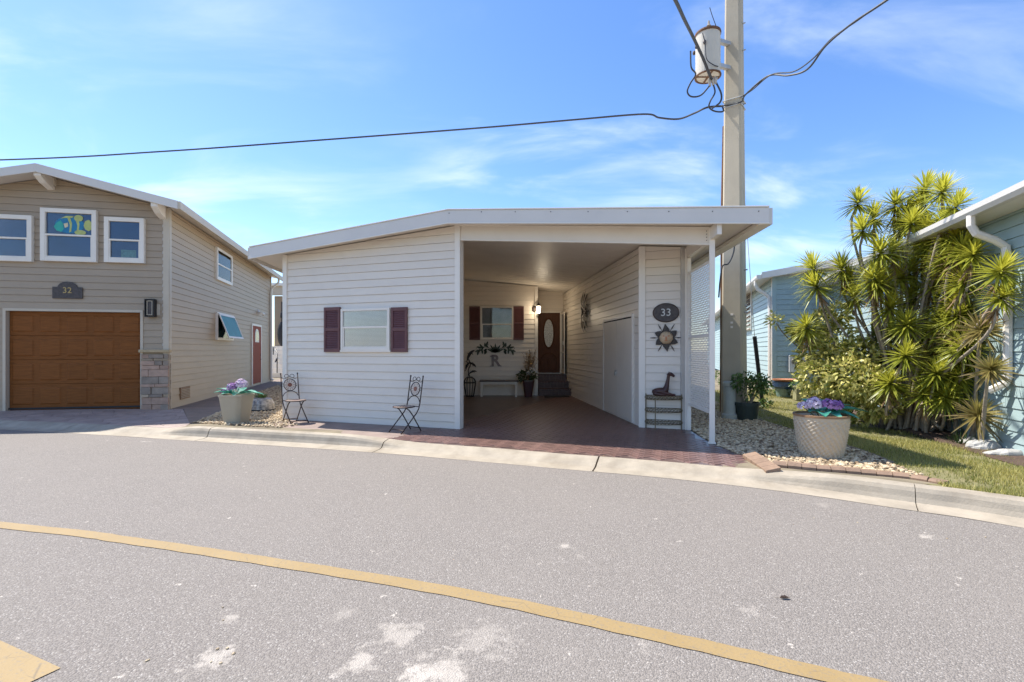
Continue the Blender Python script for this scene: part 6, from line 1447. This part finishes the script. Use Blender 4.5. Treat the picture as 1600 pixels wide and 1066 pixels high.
# ------------------------------------------------------------------ wall art on the long storeroom wall
s_, z = WR.at(917, 487)
fa = thing('metal_flower_art', 'dark metal leaf burst wall hanging on long white carport wall', 'wall ornament', WR.P(s_, z-0.5, 0.03))
n_r = Vector((WR.n.x, WR.n.y, 0)); u_r = Vector((WR.u.x, WR.u.y, 0)); c = WR.P(s_, z, 0.06)
MB().lathe([(0.10, 0), (0.08, 0.02), (0.01, 0.03)], 16, c).build('centre', 'bronze', fa)
MB().ell(c, (0.03, 0.13, 0.13), 12, 8).build('centre_boss', 'bronze', fa)
for k in range(14):
    a = 2*math.pi*k/14; L = 0.60 if abs(math.sin(a)) > 0.75 else (0.42 if abs(math.sin(a)) > 0.4 else 0.33); d = u_r*math.cos(a)+up*math.sin(a); q = u_r*-math.sin(a)+up*math.cos(a); w_ = 0.075
    P = [c+d*0.08-q*0.015, c+d*L*0.5-q*w_*0.6+n_r*0.05, c+d*L*0.78-q*w_*0.5+n_r*0.04, c+d*L+n_r*0.01, c+d*L*0.78+q*w_*0.5+n_r*0.04, c+d*L*0.5+q*w_*0.6+n_r*0.05, c+d*0.08+q*0.015]
    MB().prism(P, n_r*0.006).build('metal_leaf', 'sun_ray_metal', fa)

# ------------------------------------------------------------------ back wall: foliage scroll and letter, bench, plant stand, planter
s_, z = WB.at(774, 545)
fo = thing('foliage_scroll', 'dark metal foliage scroll hanging under the back window', 'wall ornament', WB.P(s_, z-0.15, 0.03))
def mleaf(mb, x, y, a, L, w_):
    d = Vector((math.cos(a), 0, math.sin(a))); q = Vector((-math.sin(a), 0, math.cos(a))); c = WB.P(s_+x, z+y, 0.035); mb.prism([c, c+d*L*0.35-q*w_*0.5, c+d*L*0.75-q*w_*0.35, c+d*L, c+d*L*0.75+q*w_*0.35, c+d*L*0.35+q*w_*0.5], (0, -0.006, 0))
for k in range(9): mb = MB(); mleaf(mb, 0, -0.14, math.pi/2+(k-4)*0.28, 0.24 if k % 2 else 0.33, 0.07); mb.build('leaf', 'metal_leaf_green', fo)
for sg in (-1, 1):
    st = MB(); P = catmull([WB.P(s_, z-0.14, 0.03), WB.P(s_+sg*0.22, z+0.02, 0.03), WB.P(s_+sg*0.42, z+0.05, 0.03), WB.P(s_+sg*0.62, z-0.10, 0.03)], 6); st.tube(P, 0.007, 5)
    P = catmull([WB.P(s_+sg*0.2, z-0.0, 0.03), WB.P(s_+sg*0.3, z+0.14, 0.03), WB.P(s_+sg*0.22, z+0.13, 0.03)], 6); st.tube(P, 0.007, 5)
    st.tube(arc(WB.P(s_+sg*0.58, z-0.02, 0.03), 0.07, 0, 5.5, 14, (sg, 0, 0), (0, 0, 1)), 0.006, 5); st.build('stem', 'black_iron', fo)
    for x, y, a in ((0.24, 0.03, 0.9), (0.26, 0.0, -0.5), (0.34, 0.05, 1.5), (0.36, 0.04, 0.1), (0.40, 0.04, -0.9), (0.44, 0.03, 1.0), (0.48, 0.02, 0.3), (0.50, 0.0, -1.1), (0.28, -0.06, -1.0), (0.44, -0.02, -1.6), (0.54, -0.04, -0.4), (0.57, -0.07, -1.4), (0.32, -0.02, -1.3), (0.30, 0.10, 1.9)):
        mb = MB(); mleaf(mb, sg*x, y, a if sg > 0 else math.pi-a, 0.16, 0.07); mb.build('leaf', 'metal_leaf_green', fo)
s_, z = WB.at(774, 564)
le = thing('letter_ornament', 'pewter letter R hanging below the foliage scroll', 'letter', WB.P(s_, z-0.15, 0.03))
lo = text('R', WB, s_, z, 0.50, 0.03, 'letter_pewter', le, ext=0.012, nm='letter', bold=0.016)
mb = MB()
for x, y in ((-0.115, -0.175), (0.15, -0.175), (-0.115, 0.155)): wbox(mb, WB, s_+x-0.07, s_+x+0.06, z+y-0.012, z+y+0.016, 0.018, 0.042)
mb.build('serif', 'letter_pewter', le)
# bench
x0, x1 = (751-800)/FPX*15.75, (808-800)/FPX*15.75
be = thing('bench', 'low cream bench with dark top under the back window', 'bench', ((x0+x1)/2, 15.75, 0))
MB().box(x0-0.03, x1+0.03, 15.6, 15.98, 0.49, 0.54).build('seat', 'bench_top', be, bevel=0.01)
MB().box(x0+0.06, x1-0.06, 15.66, 15.92, 0.40, 0.489).build('apron', 'cream_panel', be)
for a in (x0, x1-0.07):
    for y in (15.63, 15.87): MB().box(a, a+0.07, y, y+0.07, 0.004, 0.489).build('leg', 'cream_panel', be)
# wire plant stand with dolphin sculpture
c = Vector(((734-800)/FPX*15.7, 15.7, 0.004))
ws = thing('wire_stand', 'black bulbous wire stand in the carport corner', 'stand', c)
mb = MB()
for k in range(12):
    a = 2*math.pi*k/12; P = catmull([c+Vector((math.cos(a)*r_, math.sin(a)*r_, h)) for r_, h in ((0.13, 0.012), (0.16, 0.2), (0.20, 0.45), (0.15, 0.58), (0.08, 0.63))], 4); mb.tube(P, 0.009, 5)
mb.build('ribs', 'black_iron', ws, fix=False, kind='stuff')
for r_, h in ((0.135, 0.012), (0.20, 0.45), (0.085, 0.63)): MB().tube([c+Vector((math.cos(t)*r_, math.sin(t)*r_, h)) for t in [6.283*k/24 for k in range(24)]], 0.011, 5, closed=True).build('hoop', 'black_iron', ws)
MB().lathe([(0.09, 0.635), (0.09, 0.65), (0.01, 0.65)], 16, c).build('top_plate', 'black_iron', ws)
dl = thing('dolphin_sculpture', 'dark metal dolphins leaping up a stem on the wire stand', 'sculpture', c+Vector((0, 0, 0.65)))
def dolphin(p, ang, L, mir):
    def q(x, y): ca, sa = math.cos(ang), math.sin(ang); return p+Vector(((x*ca-y*sa)*mir, 0, x*sa+y*ca))
    mb = MB(); P = catmull([q(-0.5*L, -0.10*L), q(-0.25*L, 0.02*L), q(0.05*L, 0.08*L), (q(0.3*L, 0.04*L)), q(0.5*L, -0.06*L)], 4); n = len(P)
    mb.tube(P, [L*0.115*math.sin(math.pi*min(0.97, 0.07+0.90*k/(n-1)))**0.8 for k in range(n)], 8)
    mb.prism([q(-0.05*L, 0.14*L), q(0.08*L, 0.15*L), q(-0.08*L, 0.27*L)], (0, 0.012, 0)); mb.prism([q(-0.47*L, -0.07*L), q(-0.66*L, 0.02*L), q(-0.60*L, -0.10*L), q(-0.68*L, -0.20*L)], (0, 0.012, 0)); mb.prism([q(0.12*L, -0.02*L), q(0.24*L, 0.0), q(0.10*L, -0.18*L)], (0, 0.012, 0))
    mb.build('dolphin', 'black_iron', dl, smooth=True)
dolphin(c+Vector((0.02, 0, 1.36)), R(52), 0.42, 1); dolphin(c+Vector((0.08, -0.03, 1.05)), R(-30), 0.30, 1); dolphin(c+Vector((-0.08, 0.03, 1.0)), R(60), 0.28, 1); dolphin(c+Vector((0.10, 0, 0.80)), R(15), 0.26, 1)
mb = MB(); mb.tube(catmull([c+Vector((0, 0, 0.65)), c+Vector((-0.05, 0, 0.85)), c+Vector((0.02, 0, 1.05)), c+Vector((-0.08, 0, 1.28))], 6), 0.016, 6)
for k in range(10): a = rs.uniform(0.2, 2.9); p = c+Vector((rs.uniform(-0.05, 0.05), 0, 0.66+0.06*k)); mb.leaf(p, Vector((math.cos(a), 0.1, math.sin(a))), Vector((0, 0, 1)).cross(Vector((math.cos(a), 0.1, math.sin(a)))).normalized(), 0.16, 0.05)
mb.build('stem', 'black_iron', dl)
# maroon planter with dried stalks and white flowers
c = Vector(((825.5-800)/FPX*15.7, 15.7, 0.004))
mp = thing('maroon_planter', 'tall maroon planter with white flowers and dried stalks beside steps', 'planter', c)
MB().lathe([(0.135, 0.0), (0.215, 0.50), (0.225, 0.50), (0.225, 0.54), (0.20, 0.54), (0.19, 0.49), (0.01, 0.49)], 32, c, lambda r_, z, t: sq(r_*0.88, z, t)).build('pot', 'pot_maroon', mp)
for k in range(7): a = k*0.9; bloom(c+Vector((0.12+0.14*math.cos(a), -0.14+0.06*math.sin(a), 0.80+0.10*math.sin(a*1.7))), 0.07, 26, 'white_petal', mp)
mb = MB(); leafball(mb, c+Vector((-0.03, -0.02, 0.68)), (0.32, 0.22, 0.18), 260, 0.13, 0.04, rs, 0.2).build('leaves', 'dark_leaf', mp, fix=False)
mb = MB()
for k in range(46):
    a = rs.uniform(0, 6.28); e_ = c+Vector((0.06+0.30*math.cos(a)*rs.random(), 0.15*math.sin(a)*rs.random(), rs.uniform(1.05, 1.62))); b_ = c+Vector((0.03*math.cos(a), 0.03*math.sin(a), 0.55)); mb.cur = rs.random(); mb.tube([b_, b_.lerp(e_, 0.5), e_], [0.005, 0.004, 0.003], 4)
    for q in range(4): p = b_.lerp(e_, 0.6+0.1*q); d = rand_dir(rs, 0.2); mb.cur = rs.random(); mb.leaf(p, d, d.orthogonal().normalized(), 0.09, 0.018)
mb.build('dried_stalks', 'dry_stalk', mp, fix=False, kind='stuff')
# door mat at the foot of the steps
mt_ = MB().box(1.05, 1.85, 15.5, 15.97, 0.0045, 0.022).build('door_mat', 'rubber_dark', bevel=0.006); tag(mt_, 'dark rubber mat at the foot of the brick steps', 'mat')

# ------------------------------------------------------------------ litter on the road
p = G(1226, 936, -0.1); fl = thing('fallen_leaf', 'curled brown fallen leaf on the grey asphalt', 'leaf', Vector((p.x, p.y, -0.099)))
mb = MB()
for sg in (-1, 1):
    P = [(-0.035, 0, 0.004), (-0.015, 0.012*sg, 0.014), (0.01, 0.014*sg, 0.016), (0.035, 0, 0.006), (0.0, 0, 0.003)]; mb.add([Vector(q)+Vector((p.x, p.y, -0.098)) for q in P], [(0,1,4), (1,2,4), (2,3,4)])
mb.build('blade', 'mulch', fl, fix=False); MB().tube([Vector((p.x-0.03, p.y, -0.094)), Vector((p.x-0.06, p.y+0.008, -0.092))], 0.0015, 4).build('stalk', 'bark', fl)
gr = MB(); rs = random.Random(21)
for px, py in [(330, 1035), (345, 1037), (340, 1015), (355, 1014), (348, 950), (230, 1033), (1205, 800), (1240, 820), (1340, 817), (1272, 810), (1480, 842), (349, 970), (365, 1022), (1540, 840)]:
    q = G(px, py, -0.1); stone_mesh(gr, q+Vector((0, 0, 0.003)), rs.uniform(0.005, 0.010), rs)
o = gr.build('road_grit', 'gravel', None, fix=False, kind='stuff'); o['label'] = 'scattered bits of grit on the asphalt'; o['category'] = 'grit'
